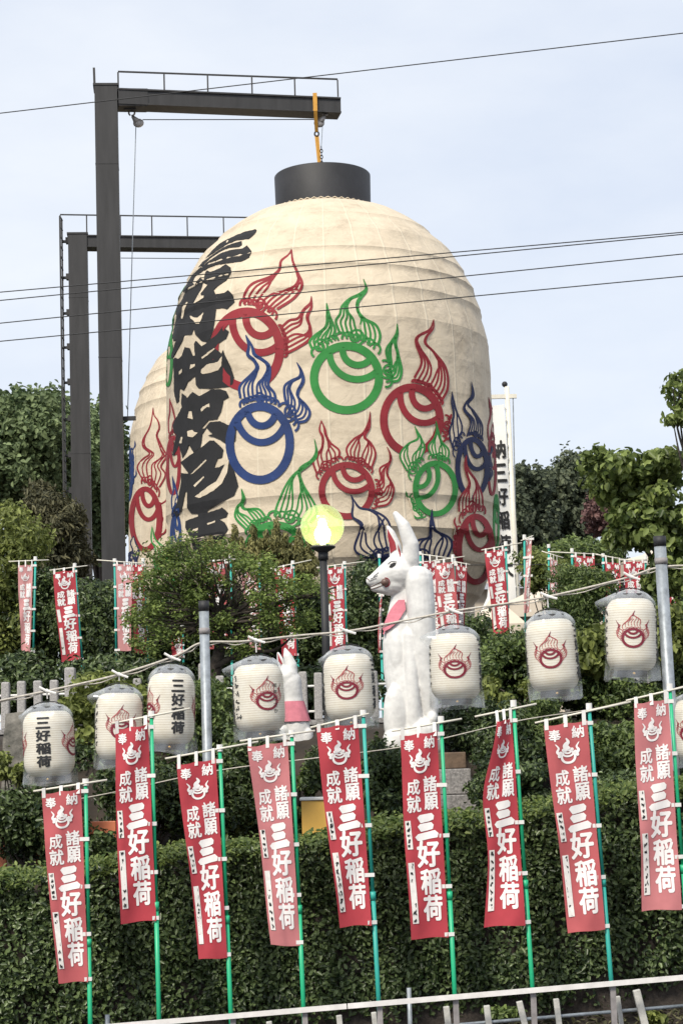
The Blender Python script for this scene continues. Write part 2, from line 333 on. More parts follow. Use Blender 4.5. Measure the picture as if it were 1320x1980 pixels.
# ---- 2-D ornaments: lists of strokes (points, widths)
FILLS = []
def emblem(cx, cy, rx, ry, tilt, flames, th=.20, lw=.062, scal=True, cres=True, up=-1.0, ringonly=False):
    """flaming jewel: ring, two nested crescents, cloud scallops, wavy flames. up=-1: y points down (pixels)"""
    thick, thin = [], []; fills = FILLS; fills.clear()
    rm = 1 - th / 2
    def T(x, y): return (cx + x * rx, cy + y * ry * -up * -1) if up < 0 and False else (cx + x * rx, cy + (y * ry if up > 0 else -y * ry))
    thick.append(([T(rm * math.cos(a), rm * math.sin(a)) for a in np.linspace(0, 2 * math.pi, 49)], [th * (rx * ry) ** .5] * 49))
    if cres:
        d = (math.cos(R(tilt)), math.sin(R(tilt)))
        for off, rad in ((.78, .76), (.84, .42)):
            run = []
            for a in np.linspace(0, 2 * math.pi, 90) + R(tilt):
                x = d[0] * off + rad * math.cos(a); y = d[1] * off + rad * math.sin(a)
                if x * x + y * y < rm * rm: run.append(T(x, y))
            if len(run) > 3: thick.append((run, [th * .82 * (rx * ry) ** .5] * len(run)))
    g = (rx * ry) ** .5
    for fl in flames:
        ax, half, n = fl[0], fl[1], fl[2]          # axis in the caller's own coordinates
        k = fl[3] if len(fl) > 3 else 1.0
        A = crm(ax, 10); base = A[0]; m_ = len(A)
        rad = np.array([(base[0] - cx) / rx, (base[1] - cy) / ry]); tang = np.array([-rad[1] * rx, rad[0] * ry]); tang /= np.linalg.norm(tang) + 1e-9
        nin = np.array([(cx - base[0]), (cy - base[1])]); nin /= np.linalg.norm(nin) + 1e-9
        for i in range(n):
            t = 2 * i / (n - 1) - 1
            pts, ws = [], []
            bb = tang * t * half + nin * half * .42 * t * t
            send = 1.0 if abs(t) > .99 else .46 + .30 * abs(t)
            for j, q in enumerate(A):
                s_ = j / (m_ - 1)
                if scal and np.hypot(*(q - base)) < half / max(3, n - 1) * 1.7: continue
                if s_ > send: break
                w = max(0., 1 - s_ / .76) ** .85 * (1 + 1.5 * s_)
                if abs(t) > .99: wd = lw * g * k * (1 + .5 * min(1, s_ / .8)) * (1 if s_ < .72 else max(.12, (1 - s_) / .28))
                else: wd = lw * g * k * .85
                pts.append(tuple(q + bb * w)); ws.append(wd)
            if abs(t) > .99: ws[-1] = lw * g * .12
            if len(pts) > 2: thin.append((pts, ws))
        o_l = [tuple(A[j] + (-tang * half + nin * half * .42) * max(0., 1 - j / (m_ - 1) / .76) ** .85 * (1 + 1.5 * j / (m_ - 1))) for j in range(m_)]
        o_r = [tuple(A[j] + (tang * half + nin * half * .42) * max(0., 1 - j / (m_ - 1) / .76) ** .85 * (1 + 1.5 * j / (m_ - 1))) for j in range(m_)]
        fills.append((o_l, o_r))
        if scal:
            m2 = max(3, n - 1); rs = half / m2 * 1.5
            for i in range(m2):
                t = 2 * (i + .5) / m2 - 1
                c = base + tang * t * half * 1.12 + nin * (half * .42 * t * t + rs * .35)
                if i == m2 // 2:
                    sp_ = [(c[0] + rs * 1.25 * (1 - .75 * a / 9) * math.cos(a), c[1] + rs * 1.25 * (1 - .75 * a / 9) * math.sin(a)) for a in np.linspace(0, 9, 26)]
                    thin.append((sp_, [lw * g * k * .85] * 26))
                else:
                    ar = [c - nin * rs * math.cos(a) + tang * rs * math.sin(a) for a in np.linspace(-1.9, 1.9, 10)]
                    thin.append(([tuple(q) for q in ar], [lw * g * k * .85] * 10))
    return thick, thin

def ribbon(strokes, F, mb, lift=0.0, ns=1):
    """strokes in 2-D -> strips through surface map F(x, y, lift)"""
    for pts, ws in strokes:
        p = [np.array(q, float) for q in pts]
        if len(p) < 2: continue
        vs = []
        for i in range(len(p)):
            d = p[min(i + 1, len(p) - 1)] - p[max(i - 1, 0)]; d = d / (np.linalg.norm(d) + 1e-9); nn = np.array([-d[1], d[0]])
            for k in range(ns + 1):
                q = p[i] + nn * ws[i] * (k / ns - .5); vs.append(F(q[0], q[1], lift))
        m_ = ns + 1
        mb.add(vs, [(m_ * i + k, m_ * i + k + 1, m_ * (i + 1) + k + 1, m_ * (i + 1) + k) for i in range(len(p) - 1) for k in range(ns)])

def polyfill(loops, F, mb, step, lift=0.0):
    """fill closed 2-D outlines with a fine mesh mapped through F"""
    vs, es = [], []
    for lp in loops:
        k = len(vs); n = 0
        for i in range(len(lp)):
            a = np.array(lp[i], float); b = np.array(lp[(i + 1) % len(lp)], float); m_ = max(1, int(np.linalg.norm(b - a) / step))
            if np.linalg.norm(b - a) < 1e-6: continue
            for j in range(m_): vs.append(Vector(a + (b - a) * j / m_)); n += 1
        es += [(k + i, k + (i + 1) % n) for i in range(n)]
    A = np.array([tuple(v) for v in vs]); lo, hi = A.min(0), A.max(0)
    gx = np.arange(lo[0] + step * .5, hi[0], step); gy = np.arange(lo[1] + step * .5, hi[1], step)
    for x in gx:
        for y in gy:
            if len(A) and np.min(np.abs(A - (x, y)).sum(1)) < step * .35: continue
            vs.append(Vector((x + rng.uniform(-.1, .1) * step, y + rng.uniform(-.1, .1) * step)))
    v2, e2, f2, *_ = delaunay_2d_cdt(vs, es, [], 1, 1e-5)
    mb.add([F(v.x, v.y, lift) for v in v2], f2)

_gl = {}
def glyph(ch, bold=.03, res=38):
    """one character of the built-in font, fattened like brush writing, meshed by marching squares inside a unit box"""
    k = (ch, bold, res)
    if k in _gl: return _gl[k]
    c = bpy.data.curves.new('t', 'FONT'); c.body = ch; c.size = 1; c.resolution_u = 4
    o = bpy.data.objects.new('t', c); COL.objects.link(o)
    me = o.evaluated_get(bpy.context.evaluated_depsgraph_get()).to_mesh(); me.calc_loop_triangles()
    V = np.array([v.co[:2] for v in me.vertices]); T = [tuple(t.vertices) for t in me.loop_triangles]
    bpy.data.objects.remove(o); bpy.data.curves.remove(c)
    lo, hi = V.min(0), V.max(0); V = (V - (lo + hi) / 2) / (hi - lo)
    G = 132; pad = .06; ax = np.linspace(-.5 - pad, .5 + pad, G); gx, gy = np.meshgrid(ax, ax, indexing='ij'); mk = np.zeros((G, G), bool)
    for a, b, d in T:
        a, b, d = V[a], V[b], V[d]; i0, i1 = np.searchsorted(ax, [min(a[0], b[0], d[0]), max(a[0], b[0], d[0])]); j0, j1 = np.searchsorted(ax, [min(a[1], b[1], d[1]), max(a[1], b[1], d[1])])
        x = gx[i0:i1 + 1, j0:j1 + 1]; y = gy[i0:i1 + 1, j0:j1 + 1]
        e = [(q[0] - p[0]) * (y - p[1]) - (q[1] - p[1]) * (x - p[0]) for p, q in ((a, b), (b, d), (d, a))]
        mk[i0:i1 + 1, j0:j1 + 1] |= ((e[0] >= 0) & (e[1] >= 0) & (e[2] >= 0)) | ((e[0] <= 0) & (e[1] <= 0) & (e[2] <= 0))
    rr = int(round(bold / (ax[1] - ax[0]))); f = mk.copy()
    for dx in range(-rr, rr + 1):
        for dy in range(-rr, rr + 1):
            if dx * dx + dy * dy <= rr * rr: f |= np.roll(np.roll(mk, dx, 0), dy, 1)
    f = f.astype(float)
    for _ in range(2): f = (f + np.roll(f, 1, 0) + np.roll(f, -1, 0) + np.roll(f, 1, 1) + np.roll(f, -1, 1)) / 5
    f[0] = f[-1] = 0; f[:, 0] = f[:, -1] = 0
    n = res; u = np.linspace(0, G - 1, n); iu = np.clip(u.astype(int), 0, G - 2); w = u - iu
    g = f[iu] * (1 - w)[:, None] + f[iu + 1] * w[:, None]; g = g[:, iu] * (1 - w)[None] + g[:, iu + 1] * w[None]
    px = -.5 - pad + (1 + 2 * pad) * np.arange(n) / (n - 1); vs, fs, idx = [], [], {}
    def vert(key, x, y):
        if key not in idx: idx[key] = len(vs); vs.append((x, y))
        return idx[key]
    for jj in range(n - 1):
        ii = 0
        while ii < n - 1:
            q = [(ii, jj), (ii + 1, jj), (ii + 1, jj + 1), (ii, jj + 1)]; ins = [g[p] > .5 for p in q]
            if all(ins):
                e = ii + 1
                while e < n - 1 and e - ii < 3 and g[e + 1, jj] > .5 and g[e + 1, jj + 1] > .5: e += 1
                fs.append(tuple(vert(p, px[p[0]], px[p[1]]) for p in ((ii, jj), (e, jj), (e, jj + 1), (ii, jj + 1)))); ii = e; continue
            if any(ins):
                po = []
                for m_ in range(4):
                    a, b = q[m_], q[(m_ + 1) % 4]
                    if ins[m_]: po.append(vert(a, px[a[0]], px[a[1]]))
                    if ins[m_] != ins[(m_ + 1) % 4]:
                        t = (.5 - g[a]) / (g[b] - g[a]); kk = (min(a, b), max(a, b)); po.append(vert(kk, px[a[0]] + (px[b[0]] - px[a[0]]) * t, px[a[1]] + (px[b[1]] - px[a[1]]) * t))
                if len(po) > 2: fs.append(tuple(po))
            ii += 1
    _gl[k] = (np.array(vs), fs); return _gl[k]

# ---- foliage: many small folded leaves, numpy built
def leaves(name, C, Nrm, size, mat_, parent, aspect=.5, droop=.25, jit=.7, tint=None):
    n = len(C); C = np.asarray(C, np.float32)
    Nn = np.asarray(Nrm, np.float32) + nr.normal(0, jit, (n, 3)).astype(np.float32); Nn /= np.linalg.norm(Nn, axis=1, keepdims=True) + 1e-9
    D = nr.normal(0, 1, (n, 3)).astype(np.float32); D[:, 2] -= droop * 2; D -= Nn * (D * Nn).sum(1, keepdims=True); D /= np.linalg.norm(D, axis=1, keepdims=True) + 1e-9
    B = np.cross(Nn, D); s = (size * nr.uniform(.6, 1.3, n)).astype(np.float32)[:, None]; w = s * aspect * .5
    o = np.array(rootloc(parent) if parent else (0, 0, 0), np.float32); C = C - o
    fold = Nn * w * .45
    V = np.empty((n, 6, 3), np.float32)
    V[:, 0] = C - D * s * .5; V[:, 3] = C + D * s * .5 - Nn * s * .1
    V[:, 1] = C - D * s * .18 + B * w + fold; V[:, 2] = C + D * s * .2 + B * w * .8 + fold
    V[:, 5] = C - D * s * .18 - B * w + fold; V[:, 4] = C + D * s * .2 - B * w * .8 + fold
    me = bpy.data.meshes.new(name); me.vertices.add(n * 6); me.vertices.foreach_set('co', V.ravel())
    me.loops.add(n * 8); me.polygons.add(n * 2)
    idx = (np.arange(n)[:, None] * 6 + np.array([0, 3, 2, 1, 0, 5, 4, 3])[None]).astype(np.int32)
    me.loops.foreach_set('vertex_index', idx.ravel()); me.polygons.foreach_set('loop_start', np.arange(n * 2, dtype=np.int32) * 4)
    a = me.attributes.new('tint', 'FLOAT', 'POINT')
    tv = nr.beta(1.05, 1.8, n) if tint is None else tint
    a.data.foreach_set('value', np.repeat(tv.astype(np.float32), 6))
    me.materials.append(mat_); me.update(calc_edges=True); me.validate()
    ob = bpy.data.objects.new(name, me); COL.objects.link(ob)
    if parent: ob.parent = parent
    return ob

def cloud(clumps, n, shell=.45):
    """random points and outward normals over a set of ellipsoid clumps (cx,cy,cz,rx,ry,rz)"""
    K = np.array(clumps, float); w = (K[:, 3] * K[:, 4] * K[:, 5]) ** (2 / 3); pick = nr.choice(len(K), n, p=w / w.sum()); K = K[pick]
    d = nr.normal(0, 1, (n, 3)); d /= np.linalg.norm(d, axis=1, keepdims=True)
    rr = np.where(nr.uniform(0, 1, n) < .62, 1 + nr.normal(0, .17, n), nr.uniform(.15, 1, n) ** .5); rr = np.clip(rr, .05, 1.45)[:, None]
    hx = K[:, :1] * 9; hy = K[:, 1:2] * 5
    lump = 1 + .22 * np.sin(d[:, :1] * 7 + hx) * np.sin(d[:, 2:] * 8 + hy) + .14 * np.sin(d[:, :1] * 17 + hy) * np.sin(d[:, 2:] * 15 + hx + d[:, 1:2] * 9)
    C = K[:, :3] + d * rr * lump * K[:, 3:]
    Nn = d * np.array([1, 1, 1]) + np.array([0, -.15, .45])
    # patchy light and dark leaf colour per clump
    tint = np.clip(nr.beta(1.05, 1.7, n) + (pick % 5 - 2) * .06, 0, 1)
    return C, Nn, tint

def twigs(mb, base, targets, r0, r1=.008, wob=.12, sag=.0):
    for t in targets:
        b = Vector(base); t = Vector(t); m_ = [b.lerp(t, k) + Vector((rng.uniform(-wob, wob), rng.uniform(-wob, wob), rng.uniform(-wob, wob) * .6)) * (1 if 0 < k < 1 else 0) for k in (0, .25, .5, .75, 1)]
        q = crm(m_, 4); k = len(q); mb.tube([Vector(p) for p in q], [r0 + (r1 - r0) * i / (k - 1) for i in range(k)], 6)

def ground_z(x, y):
    lo = .60 + .055 * x
    t = min(1, max(0, (y - 19.2) / 3.8)); t = t * t * (3 - 2 * t)
    hi = 3.45
    return lo + (hi - lo) * t if y > 17 else max(-.5, lo - (17 - y) * .05 * (1 if y > 5 else 1))

# ------------------------------------------------------------------ ground
mb = MB()
xs = sorted(set([-600, -300, -150, -80, -45, -30, -20] + [round(-14 + i * .5, 2) for i in range(57)] + [20, 30, 45, 80, 150, 300, 600]))
ys = sorted(set([-60, -20, -5, 0, 4, 8] + [round(11 + i * .35, 2) for i in range(45)] + [28, 32, 40, 50, 65, 90, 150, 300, 700, 1200]))
vs = [(x, y, ground_z(max(-8, min(8, x)), y) + (rng.uniform(-.03, .03) if abs(x) < 14 and 11 < y < 27 else 0)) for y in ys for x in xs]
nx = len(xs)
mb.add(vs, [(j * nx + i, j * nx + i + 1, (j + 1) * nx + i + 1, (j + 1) * nx + i) for j in range(len(ys) - 1) for i in range(nx - 1)])
tag(mb.build('ground', M_soil, smooth=True), 'brown bare soil bank rising behind the hedge', 'ground', kind='structure')

# ------------------------------------------------------------------ giant lanterns
def giant_lantern(axis_px, Y, label, dx=0):
    """axis given by its front silhouette in the photograph; returns root, map from pixel to cloth"""
    sil = [(410, 97), (424, 145), (442, 177), (466, 210), (500, 246), (552, 279), (580, 292), (600, 299), (655, 308), (720, 311.5), (800, 312), (900, 315.5), (997, 318), (1057, 318), (1100, 306), (1150, 283), (1200, 250), (1238, 195), (1262, 120)]
    sc = 45.6 / FPX
    c0 = P(axis_px + 2, 700, Y); prof = []
    for y, hw in sil:
        z = P(622 + (y - 350) * .03, y, 45.6).z; prof.append((hw * sc * 1.02, z))
    bz = prof[-1][1]; root = thing('giant_lantern', (c0.x, Y, bz), label, 'giant lantern', 'giant paper lanterns under steel gantries')
    n = 96; mb = MB(); pr = []
    # seams are ridges; each cloth panel sags a little between them
    seams = [410, 436, 466, 505, 545, 580, 622, 680, 742, 805, 865, 930, 997, 1057, 1110, 1165, 1215, 1262]
    ys_ = np.array([q[0] for q in sil]); hs_ = np.array([q[1] for q in sil])
    for i in range(len(seams) - 1):
        for k in range(7):
            t = k / 7; y = seams[i] + (seams[i + 1] - seams[i]) * t
            sag = (.045 if seams[i] in (466, 545, 580, 622, 997, 1057, 1110, 1165) else .008) * math.sin(math.pi * t ** .5)
            pr.append((np.interp(y, ys_, hs_) * sc * np.interp(y, [600, 680], [1.0, 1.02]) - sag, P(622 + (y - 350) * .03, y, 45.6).z, k == 0))
    pr.append((*prof[-1], True)); pr.reverse()
    def rad(r, a, z): return r * (1 + .0035 * math.cos(30 * a) + .002 * math.sin(5 * a + z))
    vs = [(c0.x + rad(r, a, z) * math.cos(a), Y + rad(r, a, z) * math.sin(a), z) for r, z, _ in pr for a in (2 * math.pi * k / n for k in range(n))]
    mb.add(vs, [(i * n + k, i * n + (k + 1) % n, (i + 1) * n + (k + 1) % n, (i + 1) * n + k) for i in range(len(pr) - 1) for k in range(n)])
    body = mb.build('fabric_body', M_fabric, root, True)
    sharp = [False] * len(body.data.edges)
    for e in body.data.edges:
        a, b = e.vertices
        if a // n == b // n and pr[a // n][2]: sharp[e.index] = True
    at = body.data.attributes.new('sharp_edge', 'BOOLEAN', 'EDGE') if 'sharp_edge' not in body.data.attributes else body.data.attributes['sharp_edge']
    at.data.foreach_set('value', sharp)
    # raised joins where the cloth panels are sewn together
    for y, hw in [(466, 201), (545, 267), (578, 284), (620, 298.5), (862, 313.3), (997, 315), (1057, 314)]:
        pass
    tz = prof[0][1]; hw = 97 * sc
    m2 = MB(); ctop = tz + 73 * sc
    m2.lathe([(hw * .97, tz - .12), (hw * .985, ctop - .02), (hw * .97, ctop), (hw * .90, ctop), (hw * .89, tz)], (c0.x, Y, 0), 64)
    m2.build('top_cap', M_cap, root, True)
    m3 = MB(); m3.lathe([(hw * 1.28, bz + .08), (hw * 1.28, bz - .6), (hw * 1.2, bz - .6), (hw * 1.2, bz + .05)], (c0.x, Y, 0), 64)
    m3.build('bottom_ring', M_cap, root, True)
    m4 = MB()   # laced edge of the cloth round the cap
    k = 90; m4.tube([Vector((c0.x + (hw * 1.0 + .0) * math.cos(2 * math.pi * i / k), Y + (hw * 1.0 + .0) * math.sin(2 * math.pi * i / k), tz + .01 + (.028 if i % 2 else -.01))) for i in range(k + 1)], .015, 6, False)
    m4.build('laced_edge', M_fabric, root, True)
    bvh = BVHTree.FromPolygons([Vector(v) for v in vs], mb.f)
    def F(px, py, lift):
        x = px
        for _ in range(60):
            hit = bvh.ray_cast(EYE, ray(x, py).normalized())
            if hit[0] is not None:
                nn = Vector((hit[0].x - c0.x, hit[0].y - Y, 0)).normalized() * .9 + Vector((0, 0, hit[1].z * .4))
                return hit[0] + nn.normalized() * (.012 + lift)
            x += 1.5 if x < axis_px else -1.5
        return Vector((c0.x, Y - 3.8, P(px, py, Y).z))
    tb = [q for q in pr]; zs_ = np.array([q[1] for q in tb]); rs_ = np.array([q[0] for q in tb])
    def inv(px, py):
        x, over = px, 0
        for _ in range(80):
            hit = bvh.ray_cast(EYE, ray(x, py).normalized())
            if hit[0] is not None: break
            x += 1.0; over += 1
        if hit[0] is None: return None
        a = math.atan2(hit[0].y - Y, hit[0].x - c0.x); a = a - 2 * math.pi if a > .5 else a
        return (a * 3.8 - over * .05, hit[0].z)
    def G(a, z, lift):
        r = float(np.interp(z, zs_, rs_)); th = a / 3.8; return Vector((c0.x + (rad(r, th, z) + lift) * math.cos(th), Y + (rad(r, th, z) + lift) * math.sin(th), z))
    F.inv = inv; F.G = G
    return root, F, c0, ctop

lan1, F1, LC1, LTOP = giant_lantern(632, 45.6, 'huge front cream lantern with black brush lettering, hanging in front of the other one')
YB = 57.0
lan2, F2, LC2, _lt2 = giant_lantern(496, YB, 'huge cream lantern half hidden behind the front lantern, red jewel at its left')

def paint(root, F, name, mats, strokes_sets, lift, halo=None):
    mb = MB()
    for st, k in strokes_sets:
        mb.m = k; ribbon(st, F, mb, lift)
    return mb.build(name, mats, root)

def resamp(p, n):
    p = np.array(crm(p, 8)); d = np.r_[0, np.cumsum(np.linalg.norm(np.diff(p, axis=0), axis=1))]; t = np.linspace(0, d[-1], n)
    return np.stack([np.interp(t, d, p[:, 0]), np.interp(t, d, p[:, 1])], 1)
def jewel(root, F, mt, ring, tilt, flames, lift):
    """ring with two crescents; flames given by their left and right outlines (photograph pixels)"""
    cx, cy, rx, ry = ring; g = (rx * ry) ** .5; lw = max(2.4, min(5.3, .073 * g))
    thick, _ = emblem(cx, cy, rx, ry, tilt, [], th=.225)
    mb = MB(); thin = []
    for fl in flames:
        Lp, Rp, n = fl; n = n + 2 if n > 3 else n; N = 40; A, B = resamp(Lp, N), resamp(Rp, N)
        mb.m = 1           # inside a flame the cloth is left bare over older paint
        vs = [F(*(A[q] + (B[q] - A[q]) * k / 6), lift) for q in range(N - 3) for k in range(7)]
        mb.add(vs, [(7 * q + k, 7 * q + k + 1, 7 * q + k + 8, 7 * q + k + 7) for q in range(N - 4) for k in range(6)])
        gap = np.linalg.norm(A - B, axis=1)
        for C in (A, B):
            w = [lw * (1.0 + .55 * (1 - min(1, gp / (6 * lw)))) * (min(1, (N - 1 - q) / (N * .26)) * .8 + .2) for q, gp in enumerate(gap)]
            thin.append((C, w))
        for k in range(1, n):
            t = k / n; se = .42 + .42 * abs(2 * t - 1); pts = []
            for q in range(N):
                sN = q / (N - 1)
                if sN > se: break
                tt = t + ((1. if t >= .5 else 0.) - t) * (sN / se) ** 4; pts.append(A[q] + (B[q] - A[q]) * tt)
            if len(pts) > 3: thin.append((pts, [lw * .82] * len(pts)))
        # cloud scallops between ring and flame
        e = lambda p: np.array([(p[0] - cx) / rx, (p[1] - cy) / ry])
        a0, a1 = e(A[0]), e(B[0]); t0, t1 = math.atan2(a0[1], a0[0]), math.atan2(a1[1], a1[0])
        if t1 - t0 > math.pi: t1 -= 2 * math.pi
        if t0 - t1 > math.pi: t1 += 2 * math.pi
        r0, r1 = np.linalg.norm(a0), np.linalg.norm(a1); hgt = max(.12, min(.36, (r0 + r1) / 2 - .96)); al = abs(t1 - t0) * g
        rb = hgt * g * .62; m2 = max(3, int(round(al / (1.05 * rb))))
        for q in range(m2 + 1):
            u = q / m2; th = t0 + (t1 - t0) * u; c = np.array([math.cos(th), math.sin(th)]); o = np.array([cx + c[0] * rx * (.97 + hgt * .45), cy + c[1] * ry * (.97 + hgt * .45)])
            big = q == m2 // 2; rr = rb * (1.35 if big else .95); ux, uy = rr * rx / g, rr * ry / g; pa = math.atan2(c[1], c[0]); side = 1 if u > .5 else -1
            if big:
                o = o + np.array([c[0] * rx, c[1] * ry]) * hgt * .25
                thin.append(([(o[0] + ux * (1 - .78 * v / 10) * math.cos(pa + 2.6 - v), o[1] + uy * (1 - .78 * v / 10) * math.sin(pa + 2.6 - v)) for v in np.linspace(0, 10, 34)], [lw * .85] * 34))
            else:
                thin.append(([(o[0] + ux * math.cos(pa + v), o[1] + uy * math.sin(pa + v)) for v in np.linspace(-1.75, 1.75, 12)], [lw * .85] * 12))
    mb.m = 0
    ribbon(thick, F, mb, lift + .0012, 4); ribbon(thin, F, mb, lift + .0022, 2)
    return mb.build('flame_jewel', [mt, M_fabric], root)

E_front = [
 (M_green, (325, 690, 9, 62), 70, [([(322, 632), (323, 610), (328, 590), (333, 552)], [(334, 640), (336, 612), (334, 590), (333, 552)], 2)]),
 (M_red, (336, 900, 13, 62), 70, [([(328, 838), (327, 815), (330, 795), (329, 770)], [(341, 842), (340, 815), (336, 795), (329, 770)], 2)]),
 (M_blue, (341, 1045, 10, 58), 70, [([(334, 985), (333, 965), (337, 945), (334, 920)], [(346, 988), (345, 965), (341, 945), (334, 920)], 2)]),
 (M_red, (950, 905, 8, 58), 70, [([(943, 850), (942, 825), (947, 800), (943, 768)], [(954, 852), (953, 825), (951, 800), (943, 768)], 2)]),
 (M_green, (958, 1010, 5, 60), 70, []),
 (M_red, (478, 676, 71, 82), 62, [([(473, 588), (474, 569), (489, 549), (522, 536), (540, 522), (544, 505), (558, 493), (564, 482)], [(536, 598), (569, 576), (584, 551), (576, 529), (566, 505), (564, 482)], 6),
   ([(547, 631), (560, 620), (576, 616), (587, 600), (600, 587), (602, 573)], [(552, 684), (576, 672), (598, 656), (600, 635), (594, 613), (602, 594), (602, 573)], 4)]),
 (M_green, (669.5, 731, 70.5, 70), 68, [([(603, 673), (599, 661), (610, 648), (628, 635), (633, 622), (633, 610), (631, 586)], [(642, 655), (647, 637), (640, 620), (635, 609), (631, 586)], 4),
   ([(657, 645), (649, 622), (657, 608), (661, 593), (675, 579), (695, 570), (707, 558), (702, 540)], [(730, 668), (734, 649), (726, 629), (705, 617), (693, 604), (690, 588), (697, 575), (708, 560), (702, 540)], 7),
   ([(752, 705), (746, 678), (757, 660), (766, 646), (767, 626)], [(756, 738), (770, 735), (775, 714), (768, 684), (763, 662), (767, 646), (767, 626)], 4)]),
 (M_red, (795, 812, 61, 71), 60, [([(800, 731), (814, 700), (804, 668), (805, 652), (829, 638), (837, 618)], [(850, 778), (864, 750), (860, 712), (839, 683), (821, 664), (824, 650), (836, 635), (837, 618)], 6),
   ([(864, 812), (869, 808), (871, 800)], [(862, 850), (868, 846), (871, 838)], 1)]),
 (M_blue, (503, 857, 65, 80), 86, [([(466, 770), (465, 747), (487, 724), (497, 711), (492, 697), (480, 686), (482, 670), (476, 648)], [(533, 782), (531, 761), (519, 745), (522, 727), (521, 708), (508, 696), (493, 686), (488, 670), (476, 648)], 6),
   ([(555, 784), (551, 766), (551, 747), (563, 737), (579, 730), (582, 718), (574, 701)], [(576, 817), (592, 813), (599, 798), (590, 782), (577, 769), (577, 755), (586, 737), (583, 717), (574, 701)], 5)]),
 (M_red, (670, 949, 54, 56), 70, [([(612, 915), (606, 890), (622, 867), (624, 846), (618, 832), (621, 813)], [(654, 886), (655, 871), (639, 857), (630, 842), (627, 828), (621, 813)], 4),
   ([(673, 884), (670, 867), (684, 849), (702, 838), (712, 818), (715, 796)], [(717, 906), (725, 878), (716, 857), (704, 845), (713, 825), (715, 796)], 5),
   ([(729, 934), (736, 926), (734, 906), (752, 894), (753, 878), (747, 864)], [(729, 980), (751, 973), (760, 945), (748, 920), (748, 905), (755, 885), (747, 864)], 4)]),
 (M_green, (840, 945, 43, 55), 145, [([(786, 911), (772, 882), (786, 860), (806, 849), (804, 836), (800, 824)], [(809, 893), (819, 867), (813, 849), (806, 836), (800, 824)], 4),
   ([(832, 880), (827, 863), (839, 846), (843, 828), (841, 814)], [(864, 888), (865, 870), (851, 853), (845, 835), (841, 814)], 4),
   ([(793, 962), (786, 960), (784, 950)], [(815, 1000), (804, 1002), (798, 996)], 1)]),
 (M_navy, (911, 905, 32, 62), 68, [([(873, 867), (867, 836), (875, 804), (871, 778), (872, 757)], [(889, 842), (890, 821), (879, 793), (874, 772), (872, 757)], 3),
   ([(903, 838), (908, 812), (894, 793), (899, 779), (910, 765), (909, 738)], [(929, 847), (929, 821), (914, 796), (902, 782), (913, 765), (909, 738)], 4),
   ([(944, 880), (948, 872), (948, 862)], [(945, 925), (949, 918), (949, 908)], 1)]),
 (M_green, (533, 1068, 62, 60), 70, [([(531, 998), (540, 969), (562, 926), (598, 896), (611, 875), (608, 849)], [(600, 1010), (612, 985), (585, 935), (580, 908), (611, 884), (608, 849)], 6),
   ([(476, 1022), (457, 1001), (460, 982), (471, 968), (468, 945)], [(517, 1004), (501, 985), (476, 985), (469, 976), (473, 962), (468, 945)], 5),
   ([(600, 1065), (625, 1056), (640, 1050)], [(598, 1105), (630, 1100), (650, 1092)], 2)]),
 (M_red, (917, 1062, 36, 71), 72, [([(885, 990), (887, 963), (904, 938), (900, 917), (896, 899), (899, 880)], [(930, 988), (929, 959), (918, 931), (905, 913), (899, 899), (899, 880)], 5),
   ([(880, 1020), (876, 1010), (878, 1000)], [(878, 1065), (873, 1055), (874, 1045)], 1)]),
 (M_navy, (762, 1130, 60, 62), 70, [([(712, 1080), (685, 1062), (697, 1018), (681, 999), (682, 975), (678, 957)], [(755, 1058), (750, 1010), (723, 989), (696, 983), (685, 970), (678, 957)], 4),
   ([(802, 1070), (799, 1055), (808, 1044), (828, 1038), (831, 1010), (833, 985)], [(862, 1078), (871, 1055), (865, 1039), (840, 1026), (834, 1008), (833, 985)], 5)]),
]
for i, (mt, ring, tilt, fl) in enumerate(E_front): jewel(lan1, F1, mt, ring, tilt, fl, .002 * max(0, i - 4))
E_rear = [
 (M_blue, (248, 915, 9, 60), 70, [([(258, 870), (262, 862), (262, 852)], [(259, 925), (264, 918), (264, 908)], 1)]),
 (M_red, (282, 1004, 30, 66), 75, [([(279, 930), (267, 905), (277, 888), (291, 877), (278, 864), (278, 850), (290, 828), (295, 808), (297, 788)], [(309, 942), (321, 918), (312, 902), (323, 882), (317, 870), (309, 853), (304, 841), (309, 827), (306, 813), (299, 803), (297, 788)], 4),
   ([(312, 975), (322, 968), (323, 960)], [(310, 1035), (319, 1030), (322, 1022)], 1)]),
 (M_green, (318, 1120, 20, 45), 70, [([(298, 1085), (302, 1062), (294, 1045), (295, 1018)], [(326, 1078), (318, 1058), (302, 1043), (295, 1018)], 3)]),
 (M_navy, (256, 1110, 12, 40), 70, [([(250, 1080), (258, 1065), (254, 1050), (260, 1036)], [(266, 1082), (270, 1065), (264, 1050), (260, 1036)], 2)]),
]
for i, (mt, ring, tilt, fl) in enumerate(E_rear): jewel(lan2, F2, mt, ring, tilt, fl, .002 * i)

